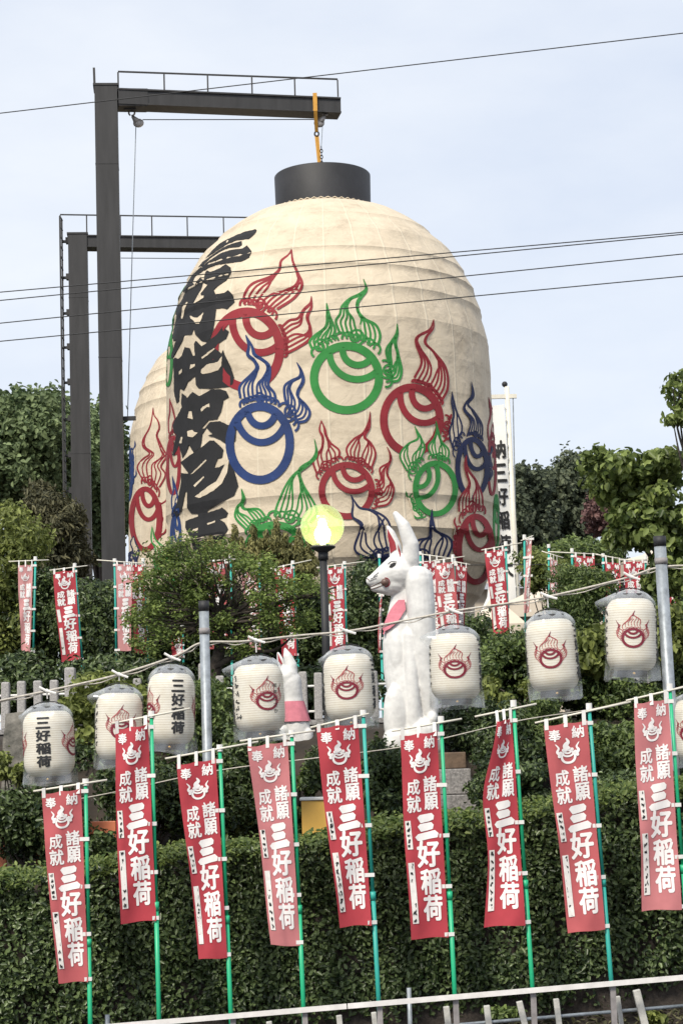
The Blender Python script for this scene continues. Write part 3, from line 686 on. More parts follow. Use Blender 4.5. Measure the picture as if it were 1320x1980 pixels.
# brush lettering: outlines of the strokes, in zoomed tile units (7.333 per photograph pixel)
def tz_(pts, dy): return [(320 + x / 7.3333, 430 + (y + dy) / 7.3333) for x, y in pts]
BLK = [
 ([(565,515),(680,385),(790,290),(930,215),(1120,135),(1280,95),(1300,115),(1270,165),(1190,235),(1010,255),(870,315),(760,385),(620,480)],0),
 ([(470,640),(530,560),(650,478),(760,395),(870,332),(1000,287),(1085,265),(1092,320),(1050,350),(900,362),(780,415),(650,498),(540,600)],0),
 ([(250,990),(330,830),(395,740),(520,620),(600,565),(700,495),(800,432),(950,388),(1100,368),(1160,325),(1190,360),(1225,405),(1190,500),(1080,555),(860,582),(720,605),(600,655),(520,705),(440,770),(390,860),(300,960)],0),
 ([(600,680),(640,702),(780,650),(860,592),(930,640),(940,710),(870,820),(740,910),(690,960),(720,1020),(840,1000),(890,960),(960,1030),(985,1130),(880,1235),(800,1215),(725,1225),(718,1307),(690,1507),(645,1645),(590,1700),(520,1685),(430,1590),(412,1510),(385,1587),(280,1600),(250,1680),(190,1790),(110,1925),(70,1950),(110,1820),(165,1655),(125,1690),(105,1620),(125,1520),(165,1320),(150,1300),(175,1190),(240,1100),(280,1010),(300,950),(380,840),(440,800),(500,785),(548,820),(560,780),(585,695)],0),
 ([(655,405),(740,340),(815,230),(905,300),(870,400),(760,470),(705,535),(800,615),(822,560),(850,640),(930,800),(980,950),(960,1050),(900,1088),(770,1100),(640,1112),(480,1108),(440,1060),(430,930),(330,1010),(270,1140),(215,1110),(200,1290),(170,1320),(130,1150),(130,900),(115,700),(150,670),(190,690),(240,640),(280,520),(360,540),(400,650),(425,640),(412,480),(440,430),(520,510),(590,462)],1247),
 ([(240,150),(300,190),(320,220),(390,130),(490,190),(660,95),(790,92),(870,120),(905,205),(830,250),(800,400),(740,520),(620,530),(520,650),(560,650),(640,560),(780,545),(890,600),(950,600),(1005,640),(1000,820),(940,880),(860,870),(780,810),(710,780),(610,750),(680,730),(590,640),(530,730),(520,850),(500,925),(405,988),(345,880),(310,980),(250,1070),(215,950),(205,890),(135,1030),(105,1030),(165,740),(130,700),(110,600),(240,350),(230,300)],2273),
 ([(220,-117),(410,-255),(500,-315),(640,-427),(700,-427),(830,-297),(810,-187),(750,-170),(700,-42),(770,-47),(840,-87),(920,-210),(990,30),(1040,210),(980,350),(800,450),(610,562),(600,600),(780,540),(810,520),(895,600),(870,660),(770,690),(850,740),(895,830),(850,900),(840,1050),(870,1220),(700,1320),(450,1250),(400,1100),(370,960),(290,810),(295,715),(470,650),(470,615),(380,610),(320,530),(320,300),(290,300),(240,560),(170,670),(130,580),(180,430),(230,170),(230,30),(270,40),(340,40)],3520),
 ([(240,1000),(320,1040),(390,1100),(400,1260),(350,1300),(300,1250),(245,1100)],3520),
]
GAP = [
 ([(400,850),(440,772),(560,690),(583,690),(560,778),(510,780),(460,830),(430,890)],0),
 ([(550,860),(605,890),(510,1010),(520,1040),(555,1040),(550,1070),(410,1160),(470,1040),(520,960),(545,880)],0),
 ([(240,1365),(255,1200),(310,1130),(330,1130),(285,1230),(270,1320),(255,1365)],0),
 ([(360,80),(370,115),(400,135),(440,190),(490,190),(520,130),(550,30),(470,105),(430,105),(380,80)],1247),
 ([(515,890),(520,840),(600,770),(750,735),(812,650),(800,790),(760,850),(640,890),(540,905)],1247),
 ([(520,668),(700,537),(712,547),(620,632),(530,690)],1247),
 ([(360,835),(370,770),(430,760),(430,790)],1247), ([(205,870),(245,830),(245,880),(205,915)],1247),
 ([(510,380),(540,340),(635,295),(640,350),(600,345),(520,410)],2273), ([(330,500),(350,410),(385,405),(400,520)],2273),
 ([(325,690),(395,670),(420,700),(470,710),(400,775),(330,760)],2273), ([(208,860),(233,770),(255,770),(242,860)],2273),
 ([(370,1300),(580,1090),(597,1105),(480,1220),(400,1290)],2273),
 ([(430,370),(600,235),(730,155),(785,60),(830,-40),(845,-84),(915,-190),(880,30),(810,180),(700,280),(600,340),(490,388)],3520),
 ([(410,210),(550,80),(562,95),(430,235)],3520), ([(375,870),(410,830),(475,810),(470,845),(395,880)],3520),
 ([(600,750),(720,710),(710,735),(610,770)],3520), ([(470,1000),(580,930),(680,920),(680,945),(560,970),(480,1015)],3520),
]
mb = MB()
def rough(pts):   # torn brush edge
    o = []
    for i in range(len(pts)):
        a = pts[i]; b = pts[(i + 1) % len(pts)]; o.append(a); d = math.hypot(b[0] - a[0], b[1] - a[1]); k = int(d / 3)
        for j in range(1, k): o.append((a[0] + (b[0] - a[0]) * j / k + rng.uniform(-.35, .35), a[1] + (b[1] - a[1]) * j / k + rng.uniform(-.35, .35)))
    return o
def surf(pts):
    o = []
    for p in pts:
        q = F1.inv(*p)
        if q is not None and (not o or math.hypot(q[0] - o[-1][0], q[1] - o[-1][1]) > .02): o.append(q)
    while len(o) > 3 and math.hypot(o[0][0] - o[-1][0], o[0][1] - o[-1][1]) < .02: o.pop()
    return o
for i, (pts, dy) in enumerate(BLK): polyfill([surf(rough(tz_(pts, dy)))], F1.G, mb, .12, .012 + .001 * i)
mb.m = 1
for pts, dy in GAP: polyfill([surf(rough(tz_(pts, dy)))], F1.G, mb, .12, .024)
mb.build('brush_lettering', [M_ink, M_fabric], lan1)

# ------------------------------------------------------------------ gantries
def gantry(front, label):
    if front:
        Y0, Y1 = 44.7, 45.6
        base = P(222, 1300, Y0); top = P(205.5, 172, Y0); w = 45 * S(Y0)
        bx0, bx1, by0, by1, Ye = 228, 655, 176, 208, 45.7
        rail = [228, 315, 398, 483, 566, 650]; ry0, ry1 = 142, 176
    else:
        Y0, Y1 = 56.2, YB
        base = P(168, 1250, Y0); top = P(151, 457, Y0); w = 37 * S(Y0)
        bx0, bx1, by0, by1, Ye = 169, 560, 458, 482, 57.2
        rail = [118, 168, 232, 292, 360, 430, 495, 555]; ry0, ry1 = 420, 457
    base = Vector((top.x, top.y, 3.3))
    g = thing('steel_gantry', base, label, 'gantry', 'dark steel lantern gantries')
    yaw = Matrix.Rotation(R(5), 3, 'Z')
    mb = MB(); mb.box((top.x, top.y, (3.3 + top.z) / 2), (w, w * 1.05, top.z - 3.3), yaw)
    mb.box((top.x, top.y, 3.34), (w * 1.7, w * 1.7, .08), yaw)
    for z in (top.z - 1.9, top.z - 6.5): mb.box((top.x, top.y, z), (w + .012, w * 1.05 + .012, .02), yaw)
    mb.build('post', M_steel, g)
    a = P(bx0, (by0 + by1) / 2, Y0); b = P(bx1, (by0 + by1) / 2 + 1, Ye); hh = (by1 - by0) * S(Y0)
    b.z = a.z - .05 if front else a.z
    mb = MB(); mb.beam(a - (b - a).normalized() * .0, b, w * .82, hh * .86)
    mb.beam(a + Vector((0, 0, hh * .46)), b + Vector((0, 0, hh * .46)), w * .98, hh * .1); mb.beam(a - Vector((0, 0, hh * .46)), b - Vector((0, 0, hh * .46)), w * .98, hh * .1)
    if front: mb.beam(a - Vector((0, 0, hh * .05)), a.lerp(b, .13) - Vector((0, 0, 0)), w * .9, hh * 1.12)
    mb.build('beam', M_steel, g)
    mb = MB(); mb.box((top.x, top.y, top.z + .02), (w * 1.12, w * 1.12, .05), yaw); mb.build('post_cap', M_steel, g)
    zt = P(rail[1], ry0, Y0).z; zb = a.z + hh * .5
    d = (b - a); t0 = .035
    for side in (-1,):
        mb = MB(); off = Vector((-d.y, d.x, 0)).normalized() * side * w * .42
        def at(px): k = (px - bx0) / (bx1 - bx0); q = a + d * k; return Vector((q.x, q.y, 0)) + off
        p0, p1 = at(rail[0]), at(rail[-1])
        mb.beam((p0.x, p0.y, zt), (p1.x, p1.y, zt), t0, t0)
        for px in rail:
            q = at(px); mb.beam((q.x, q.y, zb - .02), (q.x, q.y, zt - t0 / 2), t0, t0, Vector((0, 1, 0)))
        mb.build('guard_rail', M_steel, g)
    if front:
        mb = MB(); q = P(183.5, 172, Y0); mb.beam((q.x, q.y, q.z), (q.x - .01, q.y, q.z + 44 * S(Y0)), .05, .05, Vector((0, 1, 0))); mb.build('end_stanchion', M_steel, g)
        mb = MB(); q = P(252, 809, Y0); mb.box((q.x - .05, q.y, q.z), (.36, .1, .09)); mb.build('cleat', M_steel, g)
        mb = MB(); q = P(252, 208, Y0 + .1); mb.box((q.x, q.y, q.z - .03), (.28, .2, .09)); mb.build('lifting_lug', M_steel, g); mb = MB(); q2 = P(634, 209, 45.6); mb.box((q2.x, q2.y, q2.z - .03), (.16, .2, .12))
        mb.build('lifting_lug', M_steel, g)
    else:
        lx = P(123, 700, Y0).x; mb = MB()
        for dy in (-.2, .2): mb.beam((lx, Y0 + dy, 3.6), (lx - .02, Y0 + dy, zt), .045, .045, Vector((0, 1, 0)))
        z = 3.9
        while z < zt: mb.beam((lx, Y0 - .2, z), (lx, Y0 + .2, z), .03, .03); z += .3
        mb.build('ladder', M_steel, g)
        mb = MB()
        for py in (467, 537, 606, 672, 740, 811, 881, 950):
            mb = MB(); q = P(130, py, Y0); mb.box(((lx + top.x - w / 2) / 2, Y0, q.z), (top.x - w / 2 - lx, .12, .06)); mb.box((top.x - w / 2 - .04, Y0, q.z + .02), (.08, .2, .17)); mb.build('ladder_bracket', M_steel, g)
    return g, a, b, top, w
g1, ga, gb, gt, gw = gantry(True, 'tall dark steel gantry nearest the camera, beam over the front lantern')
g2, ga2, gb2, gt2, gw2 = gantry(False, 'dark steel gantry with side ladder, lower beam vanishing behind the lantern')

def pulley(px, py, dx, label):
    c = P(px, py, 45.0 if px < 400 else 45.55); t = thing('pulley_block', c, label, 'pulley', 'pulley blocks under the front gantry beam')
    mb = MB(); mb.ball(c, (.13, .06, .11), 14); d = Vector((dx * .14, 0, .17)); mb.tube([c + d * .2, c + d * 1.0], [.09, .035], 10); mb.build('casing', M_pulley, t, True)
    mb = MB(); h = c + d * 1.1
    mb.tube([h + Vector((.07 * math.cos(a) , 0, .07 + .07 * math.sin(a))) for a in np.linspace(-1.7, 4.2, 14)], .022, 6); mb.build('hook', M_pulley, t, True)
    return c
pa = pulley(268, 238, -1, 'grey pulley block hooked near the post of the front gantry')
pb = pulley(617, 238, 1, 'grey pulley block at the beam end, beside the yellow strap')
mb = MB(); mb.tube([pa + Vector((.1, 0, .08)), pb + Vector((-.05, 0, .09))], .012, 5)
tag(mb.build('hoist_cable', M_wire), 'thin dark level cable between the two pulley blocks', 'cable')
mb = MB(); mb.tube([pa + Vector((-.06, 0, -.02)), P(255, 520, 45.0), P(247, 806, 45.0)], .012, 5)
tag(mb.build('hoist_cable', M_galv), 'thin pale cable falling from the pulley to a cleat on the post', 'cable')
q0, q1 = P(234, 499, 56.6), P(520, 501, YB); mb = MB(); mb.tube([q0, q1], .012, 5)
tag(mb.build('hoist_cable', M_wire), 'thin level cable under the rear gantry beam', 'cable')
# yellow strap
st = thing('lifting_strap', P(613, 315, 45.6), 'yellow webbing strap looped over the beam end, holding the lantern cap', 'strap')
mb = MB(); zt_, zb_ = ga.z + .22, ga.z - .22; xk = P(609, 190, 45.6).x; w2 = gw * .53
yk = P(609, 190, 45.6).y
for sy in (-1, 1): mb.beam((xk, yk + sy * w2, zt_), (xk, yk + sy * w2, zb_), .10, .012, Vector((0, 1, 0)))
mb.beam((xk, yk - w2, zt_), (xk, yk + w2, zt_), .10, .012)
kn = P(612, 255, 45.6); en = P(617, 316, 45.6)
for sy in (-1, 1): mb.beam((xk, yk + sy * w2, zb_), (kn.x, kn.y + sy * .02, kn.z), .085, .012, Vector((0, 1, 0)))
mb.build('upper_loop', M_strap, st)
mb = MB(); mb.beam(kn - Vector((.025, 0, .08)), en - Vector((0, .01, .25)), .05, .012, Vector((0, 1, 0))); mb.beam(kn - Vector((-.025, 0, .08)), en + Vector((.03, .02, -.25)), .05, .012, Vector((0, 1, 0))); mb.build('lower_loop', M_strap, st)
mb = MB(); mb.tube([kn + Vector((.05 * math.cos(a), 0, -.05 + .06 * math.sin(a))) for a in np.linspace(0, 6.28, 12)], .02, 6); mb.build('shackle', M_wire, st)
mb = MB(); c = P(621, 286, 45.6)
for i in range(6):
    c2 = c - Vector((0, 0, i * .075)); ax = (1, 0) if i % 2 else (0, 1)
    mb.tube([c2 + Vector((.028 * math.cos(a) * ax[0], .028 * math.cos(a) * ax[1], .045 * math.sin(a))) for a in np.linspace(0, 6.28, 10)], .012, 5)
tag(mb.build('hanging_chain', M_wire), 'short dark chain above the lantern cap beside the yellow strap', 'chain')
mb = MB(); mb.tube([pb + Vector((.08, 0, -.02)), c + Vector((0, 0, .04))], .01, 5); tag(mb.build('hoist_cable', M_galv), 'short pale cable from the beam end pulley down to the chain', 'cable')

# ------------------------------------------------------------------ power lines
def wire(a, b, Ya, Yb, r, label, sag=.0):
    p, q = P(*a, Ya), P(*b, Yb); mb = MB(); pts = []
    p, q = p.lerp(q, -.6), p.lerp(q, 1.6)
    for i in range(25):
        t = i / 24; v = p.lerp(q, t); tt = (t - .5) * 2.2; v.z -= sag * (1 - tt * tt); pts.append(v)
    mb.tube(pts, r, 6); tag(mb.build('power_line', M_wire, smooth=True), label, 'power line', 'overhead power lines')
wire((0, 219), (1320, 64), 31, 29, .0085, 'highest thin black overhead line, crossing the gantry beam and open sky')
wire((0, 565), (1320, 449), 31, 29, .0085, 'upper of the close pair of black lines across the lantern shoulder')
wire((0, 581), (1320, 453), 31, 29, .0085, 'lower of the close pair of black lines across the lantern shoulder')
wire((0, 625), (1320, 491), 31, 29, .0085, 'black line next below the close pair, over the lantern')
wire((0, 660), (1320, 534), 31, 29, .0085, 'lowest of the black overhead lines crossing the lantern')
wire((640, 1094), (1320, 1090), 33, 33, .007, 'thin black line level with the upper banners, right of the lamp globe')

# ------------------------------------------------------------------ street lamp
YL = 24.0
gc = P(623, 1017, YL); bz = ground_z(0, YL)
lamp = thing('street_lamp', (gc.x, YL, 3.3), 'lit globe street lamp on a slim black post', 'street lamp')
mb = MB(); mb.tube([(gc.x, YL, 3.3), (gc.x, YL, gc.z - .40)], [.052, .046], 16); mb.tube([(gc.x, YL, gc.z - .42), (gc.x, YL, gc.z - .33)], .062, 16); mb.build('post', M_cap, lamp, True)
mb = MB(); mb.lathe([(.05, gc.z - .34), (.07, gc.z - .32), (.15, gc.z - .275), (.155, gc.z - .255), (.05, gc.z - .25)], (gc.x, YL, 0), 32); mb.build('collar', M_cap, lamp, True)
mb = MB(); gr = 42.5 * S(YL)
mb.lathe([(gr * math.sin(a), gc.z - gr * math.cos(a)) for a in np.linspace(.5, math.pi, 22)], (gc.x, YL, 0), 36)
gm = bpy.data.materials.new('clear_globe'); gm.use_nodes = True; n = gm.node_tree; l = n.links.new; n.nodes.remove(n.nodes['Principled BSDF'])
tr = n.nodes.new('ShaderNodeBsdfTransparent'); tr.inputs[0].default_value = (.94, .99, .80, 1)
gl = n.nodes.new('ShaderNodeBsdfGlossy'); gl.inputs['Roughness'].default_value = .05
df = n.nodes.new('ShaderNodeBsdfTranslucent'); df.inputs[0].default_value = (.82, 1, .42, 1)
lw = n.nodes.new('ShaderNodeLayerWeight'); lw.inputs[0].default_value = .35
m1 = n.nodes.new('ShaderNodeMixShader'); m1.inputs[0].default_value = .22; l(tr.outputs[0], m1.inputs[1]); l(df.outputs[0], m1.inputs[2])
m2 = n.nodes.new('ShaderNodeMixShader'); l(lw.outputs['Facing'], m2.inputs[0]); l(m1.outputs[0], m2.inputs[1]); l(gl.outputs[0], m2.inputs[2])
ml_ = n.nodes.new('ShaderNodeMath'); ml_.operation = 'MULTIPLY'; ml_.inputs[1].default_value = .45; l(lw.outputs['Facing'], ml_.inputs[0]); l(ml_.outputs[0], m2.inputs[0])
l(m2.outputs[0], n.nodes['Material Output'].inputs[0])
mb.build('globe', gm, lamp, True)
em = bpy.data.materials.new('lit_bulb'); em.use_nodes = True; n = em.node_tree; b_ = n.nodes['Principled BSDF']
b_.inputs['Emission Color'].default_value = (1, 1, .62, 1); b_.inputs['Emission Strength'].default_value = 12
zz = n.nodes.new('ShaderNodeTexNoise'); zz.inputs['Scale'].default_value = 3; n.links.new(zz.outputs['Fac'], b_.inputs['Roughness'])
mb = MB(); mb.lathe([(.001, gc.z - .20), (.07, gc.z - .20), (.098, gc.z - .12), (.095, gc.z - .06), (.055, gc.z + .0), (.045, gc.z + .06), (.03, gc.z + .085), (.001, gc.z + .09)], (gc.x, YL, 0), 20); mb.build('bulb', em, lamp, True)
mb = MB(); mb.lathe([(.035, gc.z - .26), (.035, gc.z - .2)], (gc.x, YL, 0), 12, True); mb.build('bulb_socket', M_white, lamp)

# ------------------------------------------------------------------ nobori banners
TXT = [('奉', .22, .052, .27, .058), ('納', .765, .045, .27, .060), ('成', .29, .262, .33, .074), ('諸', .735, .252, .34, .076), ('就', .29, .346, .36, .080), ('願', .745, .338, .35, .082),
       ('好', .60, .592, .57, .124), ('稲', .62, .727, .51, .120), ('荷', .635, .856, .49, .120)]
SAN = [[(.36, .414), (.42, .402), (.74, .396), (.80, .410), (.78, .428), (.66, .436), (.44, .442)], [(.36, .458), (.42, .446), (.72, .440), (.78, .454), (.75, .474), (.60, .480), (.44, .484)], [(.28, .508), (.36, .494), (.62, .486), (.80, .480), (.89, .496), (.86, .516), (.66, .520), (.42, .528), (.34, .526)]]
def squiggles(u0, u1, v0, v1, n):
    st = []
    for i in range(n):
        vc = v0 + (v1 - v0) * (i + .5) / n; h = (v1 - v0) / n * .32; uc = (u0 + u1) / 2; w = (u1 - u0) * .32
        for _ in range(3):
            a = (uc + rng.uniform(-w, w), vc + rng.uniform(-h, h)); b = (uc + rng.uniform(-w, w), vc + rng.uniform(-h, h)); st.append((crm([a, ((a[0] + b[0]) / 2 + rng.uniform(-w, w) * .4, (a[1] + b[1]) / 2), b], 3), None))
    return st

def banner(corners, pole, bar, Y, cloth, label, group, mpole=None, seed=0, wind=0.0, fold=None, detail=True, paper=True, Yp=None, z0=None, mirror=False):
    """corners TL,TR,BL,BR and pole (top, bottom) in photograph pixels, all standing at depth Y"""
    rg = random.Random(seed); Yp = Yp or Y
    TL, TR, BL, BR = [P(*c, Y) for c in corners]
    p0 = P(*pole[0], Y); p1 = P(*pole[1], Y)
    gz = z0 if z0 is not None else ground_z(p1.x, Y) - .05
    if p1.z > gz: p1 = p0 + (p1 - p0) * ((p0.z - gz) / (p0.z - p1.z))
    root = thing('nobori_banner', p1, label, 'banner', group)
    wdt = ((TR - TL).length + (BR - BL).length) / 2; hgt = ((BL - TL).length + (BR - TR).length) / 2
    ph = rg.uniform(0, 6); am = .012 + .02 * wind; sg = .018
    off = Vector((0, -.035, 0))
    def F2d(u, v, lift):
        t = TL.lerp(TR, u); b = BL.lerp(BR, u); q = t.lerp(b, v)
        if fold: q += fold(u, v)
        q.y += am * math.sin(2.2 * u * 2 + 4.5 * v + ph) * (1 - u * .6) + am * .6 * math.sin(9 * v + ph * 2 + 3 * u) + sg * math.sin(3.1 * u + 12 * v + ph) * .25
        q.y += .007 * math.sin(16 * v + 9 * u + ph * 3) * math.sin(5 * v + ph) + .010 * math.exp(-((u - .3 - .3 * math.sin(3 * v + ph)) / .08) ** 2) * (.4 + .6 * math.sin(4 * v + ph) ** 2)
        q.x += .006 * math.sin(7 * v + ph) * (1 - u)
        q.z += -.012 * math.sin(math.pi * (u * 2 % 1)) * (1 - v) ** 6 - .006 * math.sin(5 * u + ph) * v ** 8
        return q + off - Vector((0, lift, 0))
    nu, nv = 14, 52; mb = MB()
    mb.add([F2d(i / nu, j / nv, 0) for j in range(nv + 1) for i in range(nu + 1)], [(j * (nu + 1) + i, j * (nu + 1) + i + 1, (j + 1) * (nu + 1) + i + 1, (j + 1) * (nu + 1) + i) for j in range(nv) for i in range(nu)])
    cl = mb.build('cloth', cloth, root, True)
    # printed characters and crest
    for pname, chars in (('offering_lettering', '奉納'), ('wish_lettering', '成就諸願'), ('shrine_lettering', '好稲荷')):
        mb = MB()
        for lift in (.005, -.005):
            for ch, u, v, du, dv in TXT:
                if ch not in chars: continue
                V, Fs = glyph(ch, .036 if dv > .1 else .022, 46) if detail else glyph(ch, .03, 26)
                mb.add([F2d((u + x * du) if not mirror else 1 - (u + x * du), v - y * dv, lift) for x, y in V], Fs)
            if pname[0] == 's':
                for lp in SAN: polyfill([lp if not mirror else [(1 - u, v) for u, v in lp]], F2d, mb, .07, lift)
        mb.build(pname, M_print, root)
    mb = MB()
    for lift in (.005, -.005):
        ex, ey, rx = .495, .163, .185; ry = rx * wdt / hgt
        fl = [([(ex, ey - ry * .9), (ex - rx * .25, ey - ry * 1.5), (ex + rx * .12, ey - ry * 1.95), (ex - rx * .12, ey - ry * 2.5)], rx * .3, 3), ([(ex - rx * .95, ey - ry * .3), (ex - rx * 1.35, ey - ry * .8), (ex - rx * 1.15, ey - ry * 1.3), (ex - rx * 1.5, ey - ry * 1.9)], rx * .2, 2), ([(ex + rx * .95, ey - ry * .3), (ex + rx * 1.35, ey - ry * .8), (ex + rx * 1.15, ey - ry * 1.3), (ex + rx * 1.5, ey - ry * 1.9)], rx * .2, 2)]
        # work in a square space, then squeeze
        asp = ry / rx
        def SQ(x, y, lf): return F2d(x, ey + (y - ey) * asp, lf)
        flq = [([(x, ey + (y - ey) / asp) for x, y in a], h, k) for a, h, k in fl]
        thick, thin = emblem(ex, ey, rx, rx, 90, [], th=.30)
        ribbon(thick, SQ, mb, lift)
        for a, h, k in flq:
            q = crm(a, 6); m_ = len(q); ribbon([(q, [rx * (.80 if k == 3 else .36) * (1 - i / (m_ - 1)) ** .7 + rx * .08 for i in range(m_)])], SQ, mb, lift * 1.3)
        for sx in (-1, 1):
            for q in ((.55, .95), (.95, .62), (1.15, .2)):
                c = (ex + sx * q[0] * rx, ey - q[1] * rx); ribbon([([(c[0] + rx * .13 * math.cos(t), c[1] + rx * .13 * math.sin(t)) for t in np.linspace(0, 6.28, 9)], [rx * .2] * 9)], SQ, mb, lift * 1.6)
    mb.build('crest', M_print, root)
    if paper:
        for k, (u0, v0, u1, v1, s1, n) in enumerate(((.035, .425, .18, .565, .03, 5), (.05, .63, .21, .925, .02, 8))):
            mb = MB(); uu = (lambda u: u) if not mirror else (lambda u: 1 - u)
            for lf in (.007,):
                mb.add([F2d(uu(u0 + (u1 - u0) * i + s1 * (j / 6)), v0 + (v1 - v0) * j / 6, lf) for j in range(7) for i in (0, 1)], [(2 * j, 2 * j + 1, 2 * j + 3, 2 * j + 2) for j in range(6)])
            pp = mb.build('paper_strip', M_paper, root)
            if detail:
                mb = MB(); ribbon([([(uu(x + s1 * .5), y) for x, y in p], [.010] * len(p)) for p, _ in squiggles(u0, u1, v0, v1, n)], lambda x, y, lf: F2d(x, y, .009), mb); mb.build('handwriting', M_ink, pp)
    # pole: two telescoping tubes with a ferrule
    mb = MB(); k = .52; rp = .0155
    mb.tube([p0, p0.lerp(p1, k)], rp, 10); mb.tube([p0.lerp(p1, k), p1], rp * 1.25, 10); mb.tube([p0.lerp(p1, k - .012), p0.lerp(p1, k + .012)], rp * 1.6, 10)
    mb.build('pole', mpole or M_poleg, root, True)
    mb = MB(); mb.tube([p0 + Vector((0, 0, -.012)), p0 + Vector((0, 0, .045))], rp * 1.7, 10); mb.build('pole_cap', M_tab, root)
    b0, b1 = P(*bar[0], Y), P(*bar[1], Y); mb = MB(); mb.tube([b0 - Vector((0, .02, 0)), b1 - Vector((0, .02, 0))], .0085, 8); mb.build('crossbar', M_bar, root, True)
    # tabs: three round the bar, five round the pole
    tw = wdt * .10
    bd = (b1 - b0)
    for u in (.06, .5, .93):
        q = F2d(u, .004, 0); kx = (q.x - b0.x) / bd.x if abs(bd.x) > .01 else .5; kx = min(1.02, max(-.02, kx)); t = b0 + bd * kx; t = Vector((q.x * .85 + t.x * .15 if -.02 < kx < 1.02 else t.x, t.y, t.z))
        x = (TR - TL).normalized() * tw / 2; mb = MB()
        mb.add([q - x + Vector((0, -.004, -.03)), q + x + Vector((0, -.004, -.03)), t + x + Vector((0, -.035, .012)), t - x + Vector((0, -.035, .012)), t + x + Vector((0, 0, .014)), t - x + Vector((0, 0, .014))], [(0, 1, 2, 3), (3, 2, 4, 5)]); mb.build('tab', M_tab, root)
    pd = p1 - p0
    for v in (.015, .265, .51, .755, .985):
        q = F2d(1 if not fold else 1, v, .004); kz = (q.z - p0.z) / pd.z; t = p0 + pd * kz; d = t - q; d.y = 0; ln = max(d.length, .02); d.normalize()
        x0 = q - d * .03; x1 = t + d * .022; h = Vector((0, 0, .016)); y_ = Vector((0, -.02, 0))
        mb = MB(); mb.add([x0 - h, x0 + h, x1 + h + y_, x1 - h + y_], [(0, 1, 2, 3)]); mb.add([x1 + h + y_, x1 - h + y_, x1 - h - y_, x1 + h - y_], [(0, 1, 2, 3)]); mb.build('tab', M_tab, root)
    return root

YF = 16.6
gF = 'front row of red prayer banners before the hedge'
def wind7(u, v):
    k = (1 - u); return Vector((-.07 * k * math.exp(-((v - .36) / .20) ** 2), -.12 * k * math.sin(6 * v + 1) * math.exp(-v), .0))
FB = [
 (((80, 1534), (158, 1524), (114, 1900), (172, 1898)), ((166, 1516), (175, 1980)), ((66, 1530), (208, 1508)), 'worn', M_poleg, 'leftmost front red banner, lowest hanging, below the first white lantern'),
 (((222, 1410), (287, 1400), (234, 1785), (303, 1780)), ((293, 1385), (308, 1980)), ((217, 1399), (368, 1370)), 'red', M_poleg, 'narrow bright red front banner partly covering a white lantern, second from left'),
 (((343, 1478), (418, 1466), (386, 1855), (440, 1850)), ((425, 1450), (447, 1975)), ((320, 1467), (500, 1434)), 'red', M_poleg, 'slanting red front banner just below the short grey post'),
 (((480, 1443), (556, 1432), (525, 1827), (580, 1828)), ((564, 1422), (587, 1955)), ((464, 1433), (609, 1413)), 'faded', M_poleg, 'faded red front banner beside the small fox statue'),
 (((610, 1407), (692, 1398), (656, 1793), (718, 1788)), ((702, 1383), (732, 1940)), ((600, 1407), (713, 1380)), 'red', M_polet, 'deep red front banner on a teal pole beside the yellow box'),
 (((772, 1422), (844, 1413), (793, 1815), (866, 1812)), ((852, 1395), (879, 1930)), ((757, 1414), (892, 1390)), 'red', M_poleg, 'red front banner hanging right below the large fox statue'),
 (((958, 1395), (988, 1387), (935, 1793), (1014, 1787)), ((992, 1364), (1029, 1915)), ((917, 1386), (1036, 1361)), 'red', M_poleg, 'red front banner blown and curled over at its top left corner'),
 (((1050, 1403), (1133, 1392), (1098, 1805), (1168, 1795)), ((1138, 1370), (1181, 1900)), ((1033, 1398), (1218, 1357)), 'worn', M_polet, 'worn red front banner on a teal pole, second from the right'),
 (((1223, 1360), (1290, 1350), (1240, 1762), (1315, 1757)), ((1294, 1332), (1334, 1890)), ((1209, 1355), (1345, 1323)), 'faded', M_poleg, 'rightmost front banner, pale faded red, below the tall grey post'),
]
for i, (cn, pl, br, cl, mp_, lb) in enumerate(FB):
    banner(cn, pl, br, YF, CLOTH[cl], lb, gF, mp_, seed=i + 3, wind=1.0 if i == 6 else (.3, .8, .5, .2, .9, .4, 0, .6, .7)[i], fold=wind7 if i == 6 else None)

